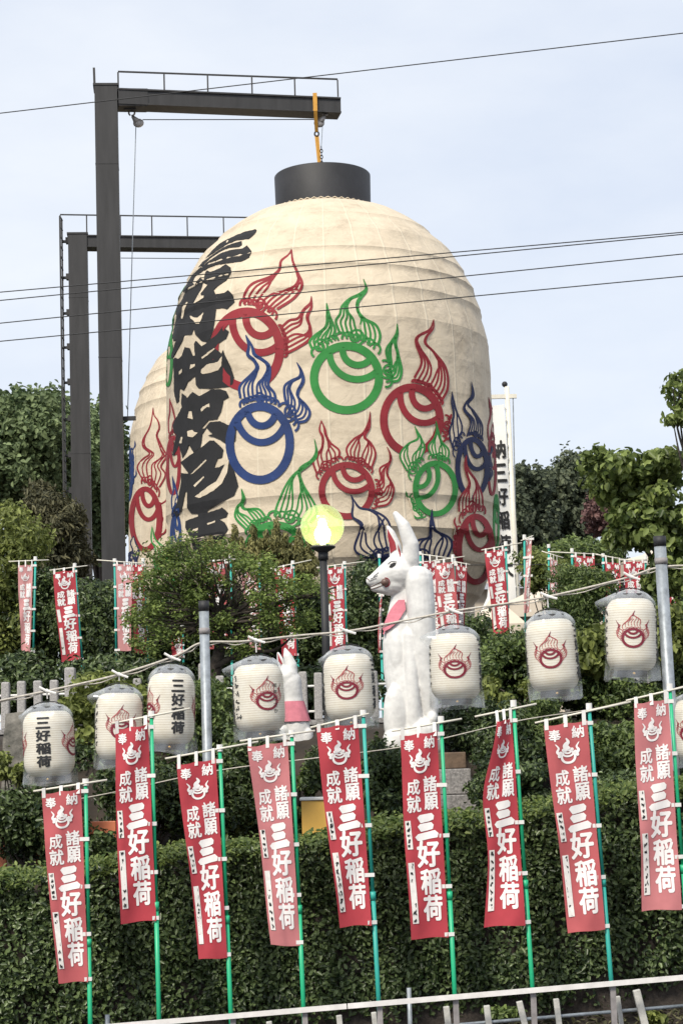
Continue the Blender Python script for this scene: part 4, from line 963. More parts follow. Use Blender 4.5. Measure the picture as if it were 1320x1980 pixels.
gB = 'rear row of smaller banners along the stone fence'
RB = [
 (((36, 1093), (65, 1091), (42, 1258), (60, 1262)), ((69, 1082), (64, 1310)), ((18, 1086), (95, 1083)), 29, 'pink', 'limp faded pink rear banner at the far left', 0),
 (((103, 1106), (146, 1102), (120, 1280), (157, 1276)), ((145, 1095), (162, 1310)), ((97, 1103), (170, 1094)), 28.6, 'red', 'bright red rear banner beside the tall dark posts, fully visible', 0),
 (((250, 1093), (278, 1091), (262, 1263), (285, 1264)), ((277, 1085), (289, 1310)), ((240, 1087), (282, 1090)), 29.4, 'red', 'dark red rear banner tucked behind a pink one, near the maple', 0),
 (((257, 1091), (225, 1090), (254, 1258), (229, 1260)), ((222, 1086), (226, 1310)), ((188, 1083), (278, 1090)), 29, 'pink', 'pale pink rear banner seen from its back, left of the maple', 1),
 (((330, 1225), (352, 1222), (333, 1268), (354, 1270)), ((353, 1215), (356, 1330)), ((322, 1224), (358, 1220)), 29, 'red', 'scrap of red banner showing under the maple branches', 0),
 (((388, 1090), (438, 1085), (398, 1255), (442, 1255)), ((446, 1078), (449, 1310)), ((384, 1086), (466, 1081)), 30, 'worn', 'worn red rear banner mostly behind the maple crown', 0),
 (((466, 1105), (497, 1100), (483, 1262), (505, 1262)), ((501, 1094), (507, 1310)), ((456, 1104), (500, 1096)), 29, 'pink', 'pink rear banner seen through the maple twigs', 0),
 (((530, 1100), (566, 1095), (545, 1270), (574, 1268)), ((566, 1090), (577, 1310)), ((522, 1100), (602, 1083)), 29, 'red', 'red rear banner behind the head of the small fox', 0),
 (((631, 1098), (664, 1095), (634, 1262), (668, 1262)), ((666, 1091), (671, 1310)), ((612, 1098), (705, 1086)), 29, 'red', 'red rear banner standing right beside the lamp post', 0),
 (((733, 1150), (738, 1150), (730, 1262), (736, 1262)), ((733, 1077), (739, 1310)), ((728, 1148), (740, 1150)), 29, 'worn', 'rear banner turned edge on, a thin red strip left of the large fox', 0),
 (((815, 1086), (846, 1084), (826, 1250), (850, 1250)), ((812, 1072), (818, 1310)), ((808, 1071), (872, 1080)), 29.6, 'dark', 'dark crimson rear banner touching the large fox, left of its pair', 0),
 (((838, 1090), (876, 1086), (852, 1240), (890, 1240)), ((875, 1078), (886, 1310)), ((836, 1085), (898, 1076)), 29, 'worn', 'worn crimson rear banner in the middle behind the sixth lantern', 0),
 (((902, 1094), (880, 1090), (897, 1235), (880, 1230)), ((877, 1084), (884, 1310)), ((876, 1086), (908, 1092)), 29.3, 'dark', 'narrow crimson rear banner seen from its back against the lantern base', 1),
 (((936, 1066), (973, 1061), (954, 1230), (984, 1226)), ((977, 1053), (985, 1310)), ((930, 1064), (1008, 1050)), 28.4, 'red', 'large red rear banner in front of the white flag', 0),
 (((1016, 1044), (1027, 1040), (1012, 1186), (1022, 1184)), ((1013, 1040), (1016, 1310)), ((1006, 1046), (1030, 1036)), 28, 'pink', 'thin pink rear banner hanging beside the beige tent', 0),
 (((1076, 1084), (1062, 1078), (1074, 1240), (1064, 1240)), ((1060, 1058), (1062, 1310)), ((1046, 1066), (1088, 1079)), 30, 'pink', 'pale pink rear banner half buried in the round shrub', 1),
 (((1148, 1076), (1109, 1073), (1150, 1240), (1112, 1240)), ((1105, 1066), (1108, 1310)), ((1058, 1067), (1155, 1072)), 30, 'red', 'red rear banner reading backwards above the round shrub', 1),
 (((1198, 1088), (1168, 1086), (1196, 1255), (1172, 1255)), ((1165, 1076), (1168, 1310)), ((1150, 1072), (1205, 1082)), 29.5, 'red', 'red rear banner reading backwards, behind the eighth white lantern', 1),
 (((1204, 1086), (1243, 1084), (1216, 1260), (1252, 1256)), ((1247, 1080), (1252, 1310)), ((1196, 1083), (1250, 1083)), 29, 'red', 'red rear banner close to the tall grey post', 0),
 (((1292, 1090), (1306, 1088), (1294, 1200), (1304, 1200)), ((1306, 1084), (1309, 1310)), ((1286, 1090), (1310, 1086)), 29, 'red', 'narrow red rear banner at the far right edge', 0),
]
for i, (cn, pl, br, Y, cl, lb, mir) in enumerate(RB):
    banner(cn, pl, br, Y, CLOTH[cl], lb, gB, M_polet, seed=40 + i, wind=.3, detail=False, paper=(i in (1, 8, 11, 12, 13)), z0=3.2, mirror=bool(mir))

# ------------------------------------------------------------------ white flag on its tall mast behind the lantern
fy = 58.0; m0, m1_ = P(979, 748, fy), P(1007, 1300, fy); mast = thing('tall_flag', (m1_.x, fy, 3.3), 'tall white flag with black writing on a pale mast behind the lantern', 'flag')
mb = MB(); mb.tube([(m1_.x, fy, 3.3), m0], [.11, .075], 10); mb.build('mast', M_bar, mast, True)
mb = MB(); mb.ball(P(975, 743, fy), .09, 10); mb.build('finial', M_cap, mast, True)
mb = MB(); mb.beam(P(930, 768, fy), P(998, 766, fy), .10, .12); mb.build('crossbar', M_bar, mast)
mb = MB()
def FF(u, v, lift): q = P(938, 786, fy).lerp(P(973, 783, fy), u).lerp(P(966, 1180, fy).lerp(P(998, 1180, fy), u), v); q.y += .06 * math.sin(9 * v + 3 * u) - .1; q.y -= lift; return q
mb.add([FF(i / 8, j / 40, 0) for j in range(41) for i in range(9)], [(j * 9 + i, j * 9 + i + 1, j * 9 + i + 10, j * 9 + i + 9) for j in range(40) for i in range(8)]); mb.build('cloth', M_tentw, mast, True)
mb = MB()
for k, ch in enumerate('納三好稲荷大'):
    V, Fs = glyph(ch, .03)
    mb.add([FF(.50 + x * .80, .22 + .115 * k - y * .085, .03) for x, y in V], Fs)
mb.build('lettering', M_ink, mast)
mb = MB()
for v in np.linspace(.02, .95, 16):
    q = FF(1, v, 0); t = m0 + (m1_ - m0) * ((m0.z - q.z) / (m0.z - m1_.z)); mb.beam(q, t, .03, .05)
mb.build('tie', M_tentw, mast)
mb = MB(); mb.tube([P(991, 770, fy), P(997, 1060, fy)], .02, 5); mb.build('halyard', M_galv, mast)

# ------------------------------------------------------------------ small paper lanterns on a rope, between grey pipe posts
YS = 19.2
def post(px, ptop, pbot, w, label, band):
    a = P(px[0], ptop, YS); b = P(px[1], pbot, YS); z = ground_z(b.x, YS) - .1; b = a + (b - a) * ((a.z - z) / (a.z - b.z)); r = w * S(YS) / 2
    t = thing('pipe_post', b, label, 'post', 'grey pipe posts holding the lantern rope')
    mb = MB(); mb.tube([b, a - Vector((0, 0, .08))], r, 18); mb.build('pipe', M_galv, t, True)
    mb = MB(); mb.tube([a - Vector((0, 0, .10)), a], r * 1.06, 18); mb.build('cap', M_cap, t, True)
    mb = MB(); c = a.lerp(b, band); mb.tube([c - Vector((0, 0, .03)), c + Vector((0, 0, .03))], r * 1.1, 18); mb.build('clamp', M_galvd, t, True)
    return a, b
post((394, 401), 1162, 1455, 19, 'short grey steel pipe post with black top, by the maple', .07)
post((1274, 1293), 1037, 1340, 23, 'tall grey steel pipe post with black top at the right', .055)
mb = MB()
def lerps(seq, k=10): return [Vector(p) for p in crm([tuple(P(x, y, YS)) for x, y in seq], k)]
rp_ = lerps([(-120, 1385), (0, 1355), (110, 1332), (230, 1304), (340, 1268), (390, 1243), (470, 1240), (575, 1229), (680, 1219), (800, 1196), (880, 1181), (1045, 1156), (1200, 1120), (1280, 1096), (1400, 1094)])
mb.tube(rp_, .010, 6); mb.tube([p + Vector((.01, .01, -.02 - .012 * math.sin(i))) for i, p in enumerate(rp_)], .006, 5)
tag(mb.build('lantern_rope', M_rope, smooth=True), 'grey rope and cable strung between the pipe posts, carrying the lanterns', 'rope')
mb = MB(); mb.tube(lerps([(-60, 1600), (70, 1562), (230, 1530), (420, 1490), (640, 1462), (800, 1440), (1000, 1394), (1160, 1368), (1320, 1327)]), .006, 5)
tag(mb.build('lower_rope', M_rope, smooth=True), 'thin cord running behind the front banners below the lanterns', 'rope')

LW, LH = .475, .80                      # body width and height
def lprof(t):  # t 0 bottom .. 1 top
    e = .30; w = 1.0
    d = min(t, 1 - t) / .21
    if d < 1: w = .58 + .42 * math.sqrt(max(0, 1 - (1 - d) ** 2))
    return LW / 2 * w * (1 + .03 * math.sin(math.pi * t))
lm_body = MB(); lm_body.lathe([(lprof(i / 48), -LH + LH * i / 48) for i in range(49)], (0, 0, 0), 40)
lm_cap = MB(); lm_cap.lathe([(.142, -.03), (.150, .0), (.150, .05), (.128, .052), (.125, .0)], (0, 0, 0), 32)
lm_base = MB(); lm_base.lathe([(.142, -LH + .03), (.146, -LH), (.146, -LH - .062), (.122, -LH - .062), (.122, -LH)], (0, 0, 0), 32)
lm_stud = MB(); lm_stud.ball((0, -.148, -LH - .032), .016, 8)
lm_hand = MB(); lm_hand.tube([(.14 * math.cos(a), 0, .05 + .07 * math.sin(a)) for a in np.linspace(0, math.pi, 14)], .006, 6)
def bag(seed):
    """clear polythene sleeve tied at the top, open below"""
    rg = random.Random(seed); mb = MB(); n = 56; rows = 26; vs = []
    ph = [rg.uniform(0, 6) for _ in range(6)]; ear = rg.choice((2.6, 3.3, 2.9)); side = rg.uniform(-.15, .15)
    for j in range(rows + 1):
        t = j / rows; z = .105 - t * (LH + .205)
        for k in range(n):
            a = 2 * math.pi * k / n
            sq = 1 / max(abs(math.cos(a)), abs(math.sin(a)) * 1.15)        # flattened bag
            base = LW / 2 * (1.015 + .07 * t)
            r = base * (1 + (sq - 1) * (.03 + .62 * t ** 3))
            if t < .2:
                q = t / .2; r = r * (.14 + .86 * math.sin(q * math.pi / 2) ** .62)
                r += (1 - q) * .03 * math.sin(7 * a + ph[0]) * (1 if q > .05 else .3)
            cr = .004 + .03 * max(0, .30 - t) + .010 * t ** 2
            r += cr * math.sin(5 * a + ph[1] + 3 * t) * math.sin(9 * t + ph[2] + 2 * a) + cr * .35 * math.sin(9 * a + ph[3] + 5 * t)
            e = max(0, math.cos(a - ear)) ** 14 * max(0, 1 - abs(t - .17) / .12) * (.12 if seed % 4 in (3, 0, 2) else .06)
            zz = z + .02 * math.sin(3 * a + ph[4]) * t + e * .2
            r = max(r + e, lprof(min(1, max(0, (z + LH) / LH))) + .012 if -LH < z < 0 else .02)
            vs.append((r * math.cos(a), r * math.sin(a) * .98, zz))
    mb.add(vs, [(j * n + k, j * n + (k + 1) % n, (j + 1) * n + (k + 1) % n, (j + 1) * n + k) for j in range(rows) for k in range(n)])
    return mb
_uid = [0]
def onbody(th0):
    def F(x, y, lift):      # x metres along the girth, y metres up from the middle
        t = min(.999, max(.001, (y + LH / 2) / LH)); r = lprof(t) + .0035 + lift; a = th0 + x / (LW / 2)
        return Vector((r * math.sin(a), -r * math.cos(a), y - LH / 2))
    return F
def small_emblem(th, sc=1.0):
    F = onbody(th); rr = .110 * sc; mbr = MB(); cy = -.05
    fl = [([(0, cy + rr * .98), (-rr * .15, cy + rr * 1.55), (rr * .12, cy + rr * 2.0), (rr * .02, cy + rr * 2.3), (rr * .2, cy + rr * 2.75)], rr * .75, 7), ([(-rr * .98, cy + rr * .25), (-rr * 1.45, cy + rr * .7), (-rr * 1.2, cy + rr * 1.2), (-rr * 1.5, cy + rr * 1.85)], rr * .42, 5), ([(rr * .98, cy + rr * .25), (rr * 1.45, cy + rr * .7), (rr * 1.2, cy + rr * 1.2), (rr * 1.5, cy + rr * 1.85)], rr * .42, 5)]
    thick, thin = emblem(0, cy, rr, rr, 90, fl, th=.24, lw=.06, up=1)
    mbr.m = 0; ribbon(thick, F, mbr, .001); mbr.m = 1; ribbon(thin, F, mbr, 0); mbr.m = 0
    for a, h, k in fl:
        q = crm(a, 6)[-9:]; ribbon([(q, [rr * .16 * (1 - i / (len(q) - 1)) + .002 for i in range(len(q))])], F, mbr, .0015)
    return mbr
def vtext(th, s, size, y0, dy, off=.02, squash=1.0):
    F = onbody(th); mb = MB()
    for k, ch in enumerate(s):
        V, Fs = glyph(ch, off, 40); mb.add([F(x * size * squash, y0 - dy * k + y * size, .001) for x, y in V], Fs)
    return mb
def vscrawl(th, seed, n=6):
    F = onbody(th); mb = MB(); rg = random.Random(seed); st = []
    for i in range(n):
        yc = .24 - i * .09
        for _ in range(4):
            a = (rg.uniform(-.035, .035), yc + rg.uniform(-.035, .035)); b = (rg.uniform(-.035, .035), yc + rg.uniform(-.035, .035))
            st.append((crm([a, ((a[0] + b[0]) / 2 + rg.uniform(-.015, .015), (a[1] + b[1]) / 2), b], 4), [.012] * 9))
    ribbon(st, F, mb, .001); return mb
SANL = [[(-.075, .028), (.065, .034), (.08, .022), (-.06, .008)]]
shared = {}
def part(key, maker, name, mats, root, smooth=True):
    if key not in shared:
        o = maker().build(name, mats, root, smooth, local=True); shared[key] = o
    else:
        o = shared[key].copy(); COL.objects.link(o); o.parent = root; o.name = name
    return o
SL = [  # px of body centre, y of body top, y of body bottom, turn (deg), tilt, label, kind
 (93, 1375, 1500, 88, -.02, 'first white lantern from the left, black writing facing, ragged bag corner', 'a'),
 (231, 1340, 1468, -12, .02, 'white lantern half hidden by the second red front banner', 'a'),
 (332, 1302, 1438, 62, .03, 'white lantern left of the short grey post, writing and half an emblem showing', 'a'),
 (497, 1285, 1414, -22, -.03, 'white lantern in front of the small fox, small black writing at right', 'd'),
 (672, 1265, 1392, 6, -.02, 'white lantern hanging before the lamp post, red emblem facing', 'a'),
 (877, 1225, 1352, 4, .0, 'white lantern just right of the large fox statue', 'a'),
 (1061, 1198, 1336, 10, -.04, 'white lantern over leafy shrubs between large fox and tall grey post', 'a'),
 (1218, 1158, 1298, 4, .03, 'highest white lantern, hanging left of the tall grey post', 'a'),
 (1347, 1352, 1470, 30, .0, 'white lantern cut off by the right edge behind the last banner', 'a'),
]
def addrope(px): pass
for i, (px, y0, y1, turn, tilt, lb, kd) in enumerate(SL):
    c = P(px, y0, YS + .02); root = thing('paper_lantern', c, lb, 'paper lantern', 'white paper lanterns in plastic covers')
    sc = (y1 - y0) * S(YS) / LH; root.scale = (95 * S(YS) / LW * (.93 if i in (1, 2) else 1.0),) * 2 + (sc,)
    root.rotation_euler = (0, tilt, R(turn) * -1 if False else R(-turn))
    # turn: the emblem faces the camera at 0; positive turns it to the left
    root.rotation_euler = (0.0, tilt, 0.0)
    part('body', lambda: lm_body, 'paper_body', M_lpaper, root); part('cap', lambda: lm_cap, 'top_cap', M_cap, root)
    bs = part('base', lambda: lm_base, 'base_ring', M_cap, root); part('stud', lambda: lm_stud, 'stud', M_gold, bs); part('hand', lambda: lm_hand, 'handle', M_wire, root)
    t = R(-turn)
    part(('e', turn), lambda: small_emblem(t), 'flame_emblem', [M_emring, M_emflame], root, False)
    part(('e2', turn), lambda: small_emblem(t + R(165)), 'flame_emblem', [M_emring, M_emflame], root, False)
    part(('m', turn), lambda: vtext(t + R(84 if kd == 'a' else 250), '三好稲荷', .13, .25, .155, .045), 'lettering', M_ink, root, False)
    if kd == 'd': part(('d', turn), lambda: vtext(R(42), '喫茶こさか', .048, .13, .075, .012), 'lettering', M_ink, root, False)
    part(('s', turn), lambda: vscrawl(t - R(76), i + 5), 'lettering', M_ink, root, False)
    bg_ = part(('bag', i % 4), lambda: bag(i + 11), 'plastic_cover', M_plastic, root)
    bg_.rotation_euler = (0, 0, rng.uniform(-.25, .25))
    # knotted cord to the rope
    if px < 1300:
        top = c + Vector((0, 0, .16)); k = min(rp_, key=lambda q: abs(q.x - c.x)); k = Vector((c.x, k.y, k.z + 0))
        a_, b_ = sorted(rp_, key=lambda q: abs(q.x - c.x))[:2]
        if abs(b_.x - a_.x) > 1e-5: k.z = a_.z + (b_.z - a_.z) * (c.x - a_.x) / (b_.x - a_.x)
        mb = MB(); mb.tube([top - Vector((0, 0, .04)), k], .007, 6); mb.tube([k + Vector((-.07, -.02, .04)), k + Vector((0, -.02, .0)), k + Vector((.09, -.02, -.03))], .012, 6); mb.ball(k, .022, 8)
        ob = mb.build('hanging_cord', M_tab, None, loc=c); ob.location = (0, 0, 0); ob.parent = root
        ob.matrix_parent_inverse = Matrix.Diagonal((1 / root.scale.x, 1 / root.scale.y, 1 / root.scale.z, 1))

# ------------------------------------------------------------------ statues
def sculpt(name, prims, parent, voxel, mt, smooth_it=6):
    mb = MB()
    for kind, *a in prims:
        if kind == 'c':
            pts, rr = a
            q = [Vector(p) for p in pts]; mb.tube(q, rr, 20)
            for p, r in ((q[0], rr[0]), (q[-1], rr[-1])): mb.ball(p, r, 16)
        else: mb.ball(a[0], a[1], 20)
    o = mb.build(name, mt, parent, True)
    md = o.modifiers.new('remesh', 'REMESH'); md.mode = 'VOXEL'; md.voxel_size = voxel; md.use_smooth_shade = True
    md2 = o.modifiers.new('smooth', 'SMOOTH'); md2.factor = .6; md2.iterations = smooth_it
    bpy.context.view_layer.update()
    dg = bpy.context.evaluated_depsgraph_get(); ev = o.evaluated_get(dg); me = bpy.data.meshes.new_from_object(ev)
    o.modifiers.clear(); o.data = me
    for p in me.polygons: p.use_smooth = True
    off = rootloc(parent)
    bv = BVHTree.FromPolygons([v.co + off for v in me.vertices], [tuple(p.vertices) for p in me.polygons])
    return o, bv
def onstatue(bv, Y):
    def F(px, py, lift):
        h = bv.ray_cast(EYE, ray(px, py).normalized())
        if h[0] is None:
            h2 = bv.find_nearest(P(px, py, Y - .1)); q = P(px, py, h2[0].y); return q - Vector((0, lift, 0))
        return h[0] + (h[1] * .7 + Vector((0, -.3, 0))) * lift
    return F
YX = 21.5
def X(px, py, dy=0): return tuple(P(px, py, YX) + Vector((0, dy, 0)))
k = S(YX)
fbase = P(790, 1462, YX)
fox = thing('fox_statue', (fbase.x, YX, fbase.z), 'large white fox statue with upright ears and pink bib', 'fox statue', 'white fox statues')
prims = [
 ('c', [X(776, 1106), X(762, 1109), X(738, 1117), X(718, 1123)], [37 * k, 34 * k, 22 * k, 11 * k]),
 ('c', [X(768, 1124), X(745, 1134), X(724, 1137)], [28 * k, 19 * k, 8 * k]),
 ('c', [X(793, 1085, -.10), X(793, 1055, -.12), X(779, 1018, -.13), X(764, 997, -.13)], [17 * k, 16 * k, 12 * k, 6 * k]),
 ('c', [X(766, 1082, .06), X(764, 1055, .07), X(755, 1028, .07), X(750, 1018, .07)], [13 * k, 12 * k, 8 * k, 4 * k]),
 ('c', [X(784, 1125, .03), X(780, 1160, .05), X(776, 1195, .05)], [27 * k, 25 * k, 29 * k]),
 ('c', [X(775, 1205, .04), X(772, 1245, .03), X(775, 1295, .03), X(785, 1350), X(790, 1425)], [31 * k, 33 * k, 34 * k, 35 * k, 38 * k]),
 ('b', X(768, 1262, -.06), (19 * k, 20 * k, 60 * k)),
 ('b', X(765, 1388, -.13), (25 * k, 20 * k, 66 * k)), ('b', X(768, 1434, -.14), (29 * k, 24 * k, 34 * k)),
 ('c', [X(809, 1123, -.12), X(813, 1180, -.12), X(817, 1260, -.11), X(825, 1330, -.10), X(831, 1375, -.09)], [27 * k, 27 * k, 25 * k, 20 * k, 16 * k]),
 ('c', [X(792, 1230, -.13), X(795, 1320, -.16), X(800, 1410, -.17)], [14 * k, 13 * k, 14 * k]),
 ('b', X(834, 1392, -.12), (12 * k, 20 * k, 18 * k)), ('b', X(812, 1420, -.17), (30 * k, 20 * k, 32 * k)),
 ('c', [X(822, 1380), X(832, 1440)], [24 * k, 26 * k]),
]
fb, bv = sculpt('body', prims, fox, .010, M_plaster, 3); FX = onstatue(bv, YX)
def spot(name, loops, F, mt, parent, lift=.006, step=3): mb = MB(); [polyfill([q], F, mb, step, lift) for q in loops]; return mb.build(name, mt, parent)
def lines(name, sts, F, mt, parent, lift=.006):
    mb = MB(); ribbon([(crm(p, 5), [w] * (5 * (len(p) - 1) + 1)) for p, w in sts], F, mb, lift); return mb.build(name, mt, parent)
spot('eye', [[(752, 1097), (755, 1091), (761, 1088), (766, 1089), (763, 1094), (757, 1098)]], FX, M_ink, fox)
lines('brow_line', [([(750, 1091), (757, 1086), (767, 1087)], 1.2)], FX, M_wire, fox)
lines('mouth_line', [([(713, 1136), (725, 1131), (741, 1123)], 1.8), ([(715, 1140), (728, 1136), (744, 1130)], 1.5), ([(709, 1118), (714, 1122)], 1.4)], FX, M_brown, fox)
lines('whisker', [([(713, 1124), (728, 1118)], 1.0), ([(716, 1120), (730, 1113)], 1.0), ([(722, 1115), (732, 1107)], 1.0)], FX, M_wire, fox)
c = FX(744, 1126, 0); mb = MB(); mb.ball(c, 8 * k, 14); mb.build('jewel', M_brown, fox, True)
lines('jewel_rim', [([(744 + 9 * math.cos(a), 1126 + 9 * math.sin(a)) for a in np.linspace(-1.6, 1.6, 6)], 2)], FX, M_earred, fox)
spot('ear_lining', [[(749, 1022), (753, 1030), (763, 1048), (766, 1062), (760, 1066), (755, 1070), (753, 1052), (750, 1038)]], FX, M_earred, fox, .008)
spot('ear_lining', [[(768, 1052), (771, 1060), (775, 1073), (773, 1078), (769, 1064)]], FX, M_earred, fox, .008)
bib = spot('bib', [[(771, 1161), (783, 1160), (784, 1178), (770, 1203), (756, 1216), (740, 1226), (746, 1208), (752, 1192), (760, 1176)]], FX, M_pink, fox, .022, 3)
md = bib.modifiers.new('thickness', 'SOLIDIFY'); md.thickness = .012
lines('fold', [([(774, 1172), (762, 1196), (749, 1218)], .9), ([(778, 1168), (770, 1190)], .9)], lambda a, b, c_: FX(a, b, .026), M_earred, bib, .026)  # flat dark red lines stand in for shaded folds in the bib

YQ = 22.6
def X2(px, py, dy=0): return tuple(P(px, py, YQ) + Vector((0, dy, 0)))
k2 = S(YQ); b2 = P(582, 1545, YQ)
fox2 = thing('fox_statue', (b2.x, YQ, b2.z), 'small white fox statue with pink bib, half behind a lantern', 'fox statue', 'white fox statues')
prims = [('c', [X2(556, 1308), X2(530, 1318)], [21 * k2, 9 * k2]), ('c', [X2(562, 1300), X2(562, 1285), X2(555, 1266), X2(551, 1255)], [14 * k2, 12 * k2, 8 * k2, 3 * k2]),
 ('c', [X2(548, 1295, .1), X2(541, 1275, .1), X2(537, 1262, .1)], [9 * k2, 7 * k2, 3 * k2]),
 ('c', [X2(562, 1318), X2(566, 1350), X2(570, 1385)], [21 * k2, 19 * k2, 22 * k2]), ('c', [X2(574, 1400), X2(576, 1440), X2(580, 1500), X2(582, 1540)], [25 * k2, 25 * k2, 24 * k2, 27 * k2]),
 ('c', [X2(548, 1412, -.05), X2(550, 1440, -.05)], [9 * k2, 8 * k2]), ('c', [X2(592, 1420, -.05), X2(596, 1500, -.05)], [14 * k2, 12 * k2])]
_, bv2 = sculpt('body', prims, fox2, .012, M_plaster, 4); FX2 = onstatue(bv2, YQ)
spot('ear_lining', [[(537, 1262), (541, 1272), (546, 1283), (543, 1287), (538, 1276)]], FX2, M_earred, fox2)
mb = MB(); n = 40; vs = []
for j in range(8):
    for i in range(n):
        a = 2 * math.pi * i / n; c0 = P(567 + j * .7, 1356 + j * 5.6, YQ); r = (21 + j * 1.0 + .9 * math.sin(9 * a) * j / 7) * k2; vs.append((c0.x + r * math.cos(a), c0.y + r * math.sin(a), c0.z))
mb.add(vs, [(j * n + i, j * n + (i + 1) % n, (j + 1) * n + (i + 1) % n, (j + 1) * n + i) for j in range(7) for i in range(n)])
mb.build('bib', M_pink, fox2, True)

# ------------------------------------------------------------------ stonework
# pedestal under the large fox
def bevbox(mb_, c, d, rot=None, w=.015): mb_.box(c, d, rot)
def bevel(o, w=.012):
    md = o.modifiers.new('bevel', 'BEVEL'); md.width = w; md.segments = 2; return o
pz = P(800, 1456, YX); ped = thing('stone_pedestal', (P(830, 1600, YX).x, YX, 1.2), 'stepped stone pedestal under the large fox, brown slab on grey granite', 'pedestal')
zA, zB, zC = P(840, 1456, YX).z, P(840, 1487, YX).z, P(840, 1536, YX).z
x0, x1 = P(742, 1470, YX).x, P(896, 1470, YX).x; xg0, xg1 = P(735, 1510, YX).x, P(905, 1510, YX).x; xh0, xh1 = P(725, 1570, YX).x, P(942, 1570, YX).x
mb = MB(); mb.box(((x0 + x1) / 2, YX, (zA + zB) / 2), (x1 - x0, .9, zA - zB)); bevel(mb.build('brown_slab', M_brownstone, ped))
mb = MB(); mb.box(((xg0 + xg1) / 2, YX, (zB + zC) / 2), (xg1 - xg0, 1.05, zB - zC - .006)); bevel(mb.build('granite_block', M_granited, ped))
mb = MB(); mb.box(((xh0 + xh1) / 2, YX, (zC + 1.2) / 2), (xh1 - xh0, 1.25, zC - 1.2 - .006)); bevel(mb.build('granite_block', M_granited, ped))
# retaining wall and stone picket fence on it
YW = 25.0
wz = P(660, 1400, YW).z
rw = MB(); rw.box((0, YW + .1, (wz + 1.0) / 2), (26, .5, wz - 1.0)); wl = rw.build('retaining_wall', M_wall)
tag(wl, 'dark rough stone retaining wall below the stone fence', 'wall')
fen = thing('stone_fence', (0, YW, wz), 'row of pale granite pickets with two white rails on the terrace edge', 'fence')
mb = MB(); mb.box((0, YW, wz + .03), (26, .34, .06)); mb.build('kerb', M_granited, fen)
pk = [-18, 12, 43, 75, 106, 172, 204, 236, 268, 300, 332, 362, 428, 460, 492, 524, 588, 617, 650, 690, 725, 760, 792, 830, 862, 900, 935, 968, 1000, 1032, 1064, 1100, 1132, 1164, 1196, 1230, 1262, 1296, 1330]
for px in pk:
    hh = 92 if px not in (936,) else 110; a = P(px, 1400 - .031 * (px - 660), YW); mb = MB(); h = hh * S(YW) * (1 + rng.uniform(-.02, .02))
    mb.box((a.x, YW, wz + .06 + h / 2), (.105, .105, h), Matrix.Rotation(rng.uniform(-.015, .015), 3, 'Y')); bevel(mb.build('picket', M_granite, fen), .02)
for px in (138, 397, 1015):
    a = P(px, 1400, YW); mb = MB(); h = .76; mb.box((a.x, YW - .02, wz + .06 + h / 2), (.135, .15, h)); bevel(mb.build('gate_post', M_granite, fen), .025)
for dz in (.17, .49):
    mb = MB(); mb.tube([(-13, YW - .0, wz + dz), (13, YW, wz + dz)], .015, 8); mb.build('rail', M_white, fen, True)
# mossy standing stone at the left, granite slab behind the fox
def rough_block(name, c, d, mt, label, cat, amp=.05, seed=1):
    bm = bmesh.new(); bmesh.ops.create_cube(bm, size=1); bmesh.ops.subdivide_edges(bm, edges=bm.edges, cuts=9, use_grid_fill=True); rg = random.Random(seed)
    from mathutils import noise
    for v in bm.verts:
        p = v.co.copy(); top = max(0, p.z) * 2; f = 1 - .22 * top ** 3
        v.co = Vector((p.x * d[0] * f, p.y * d[1] * f, p.z * d[2])); q = v.co * 2.4 + Vector((seed, 0, 0)); nn = noise.noise(q) + .5 * noise.noise(q * 2.7)
        v.co += p.normalized() * nn * amp
    me = bpy.data.meshes.new(name); bm.to_mesh(me); bm.free(); me.materials.append(mt)
    for p in me.polygons: p.use_smooth = True
    o = bpy.data.objects.new(name, me); COL.objects.link(o); o.location = c; return tag(o, label, cat)
a = P(40, 1380, 21.0); b = P(42, 1640, 21.0)
rough_block('standing_stone', ((a.x + b.x) / 2, 21.0, (a.z + b.z) / 2), (.33, .4, a.z - b.z), M_mossstone, 'mossy grey standing stone left of the first lantern', 'stone', .05, 3)
a = P(857, 1362, 22.6); b = P(857, 1560, 22.6)
rough_block('stone_slab', ((a.x + b.x) / 2, 22.6, (a.z + b.z) / 2), (.17, .2, a.z - b.z), M_granite, 'pale upright stone slab right behind the large fox', 'stone', .01, 8)

# ------------------------------------------------------------------ yellow box and orange boards behind the hedge
bx = P(612, 1575, 19.8); t = thing('yellow_box', (bx.x, 19.8, 1.2), 'yellow painted box with a white lid edge behind the hedge', 'box')
mb = MB(); zt2 = P(612, 1548, 19.8).z; mb.box((bx.x, 20.0, (zt2 + 1.2) / 2), (.30, .4, zt2 - 1.2)); bevel(mb.build('body', M_yellow, t), .01)
mb = MB(); mb.box((bx.x, 20.0, zt2 + .018), (.33, .44, .03)); bevel(mb.build('lid', M_white, t), .008)
def board(pxa, pxb, ya, yb, Y, label):
    a = P(pxa, ya, Y); b = P(pxb, yb, Y); mb = MB(); mb.box(((a.x + b.x) / 2, Y, (a.z + b.z) / 2), (b.x - a.x, .04, a.z - b.z)); t = thing('orange_board', ((a.x + b.x) / 2, Y, b.z), label, 'board', 'orange boards behind the hedge'); bevel(mb.build('panel', M_orange, t), .008)
    mb = MB(); [mb.beam((x, Y + .05, .9), (x, Y + .05, a.z - .03), .04, .04, Vector((0, 1, 0))) for x in (a.x + .06, b.x - .06)]; mb.build('support', M_galvd, t)
board(70, 226, 1592, 1690, 19.7, 'orange board glimpsed through leaves behind the leftmost banner')
board(-60, 14, 1602, 1690, 19.7, 'orange board at the far left edge above the hedge')

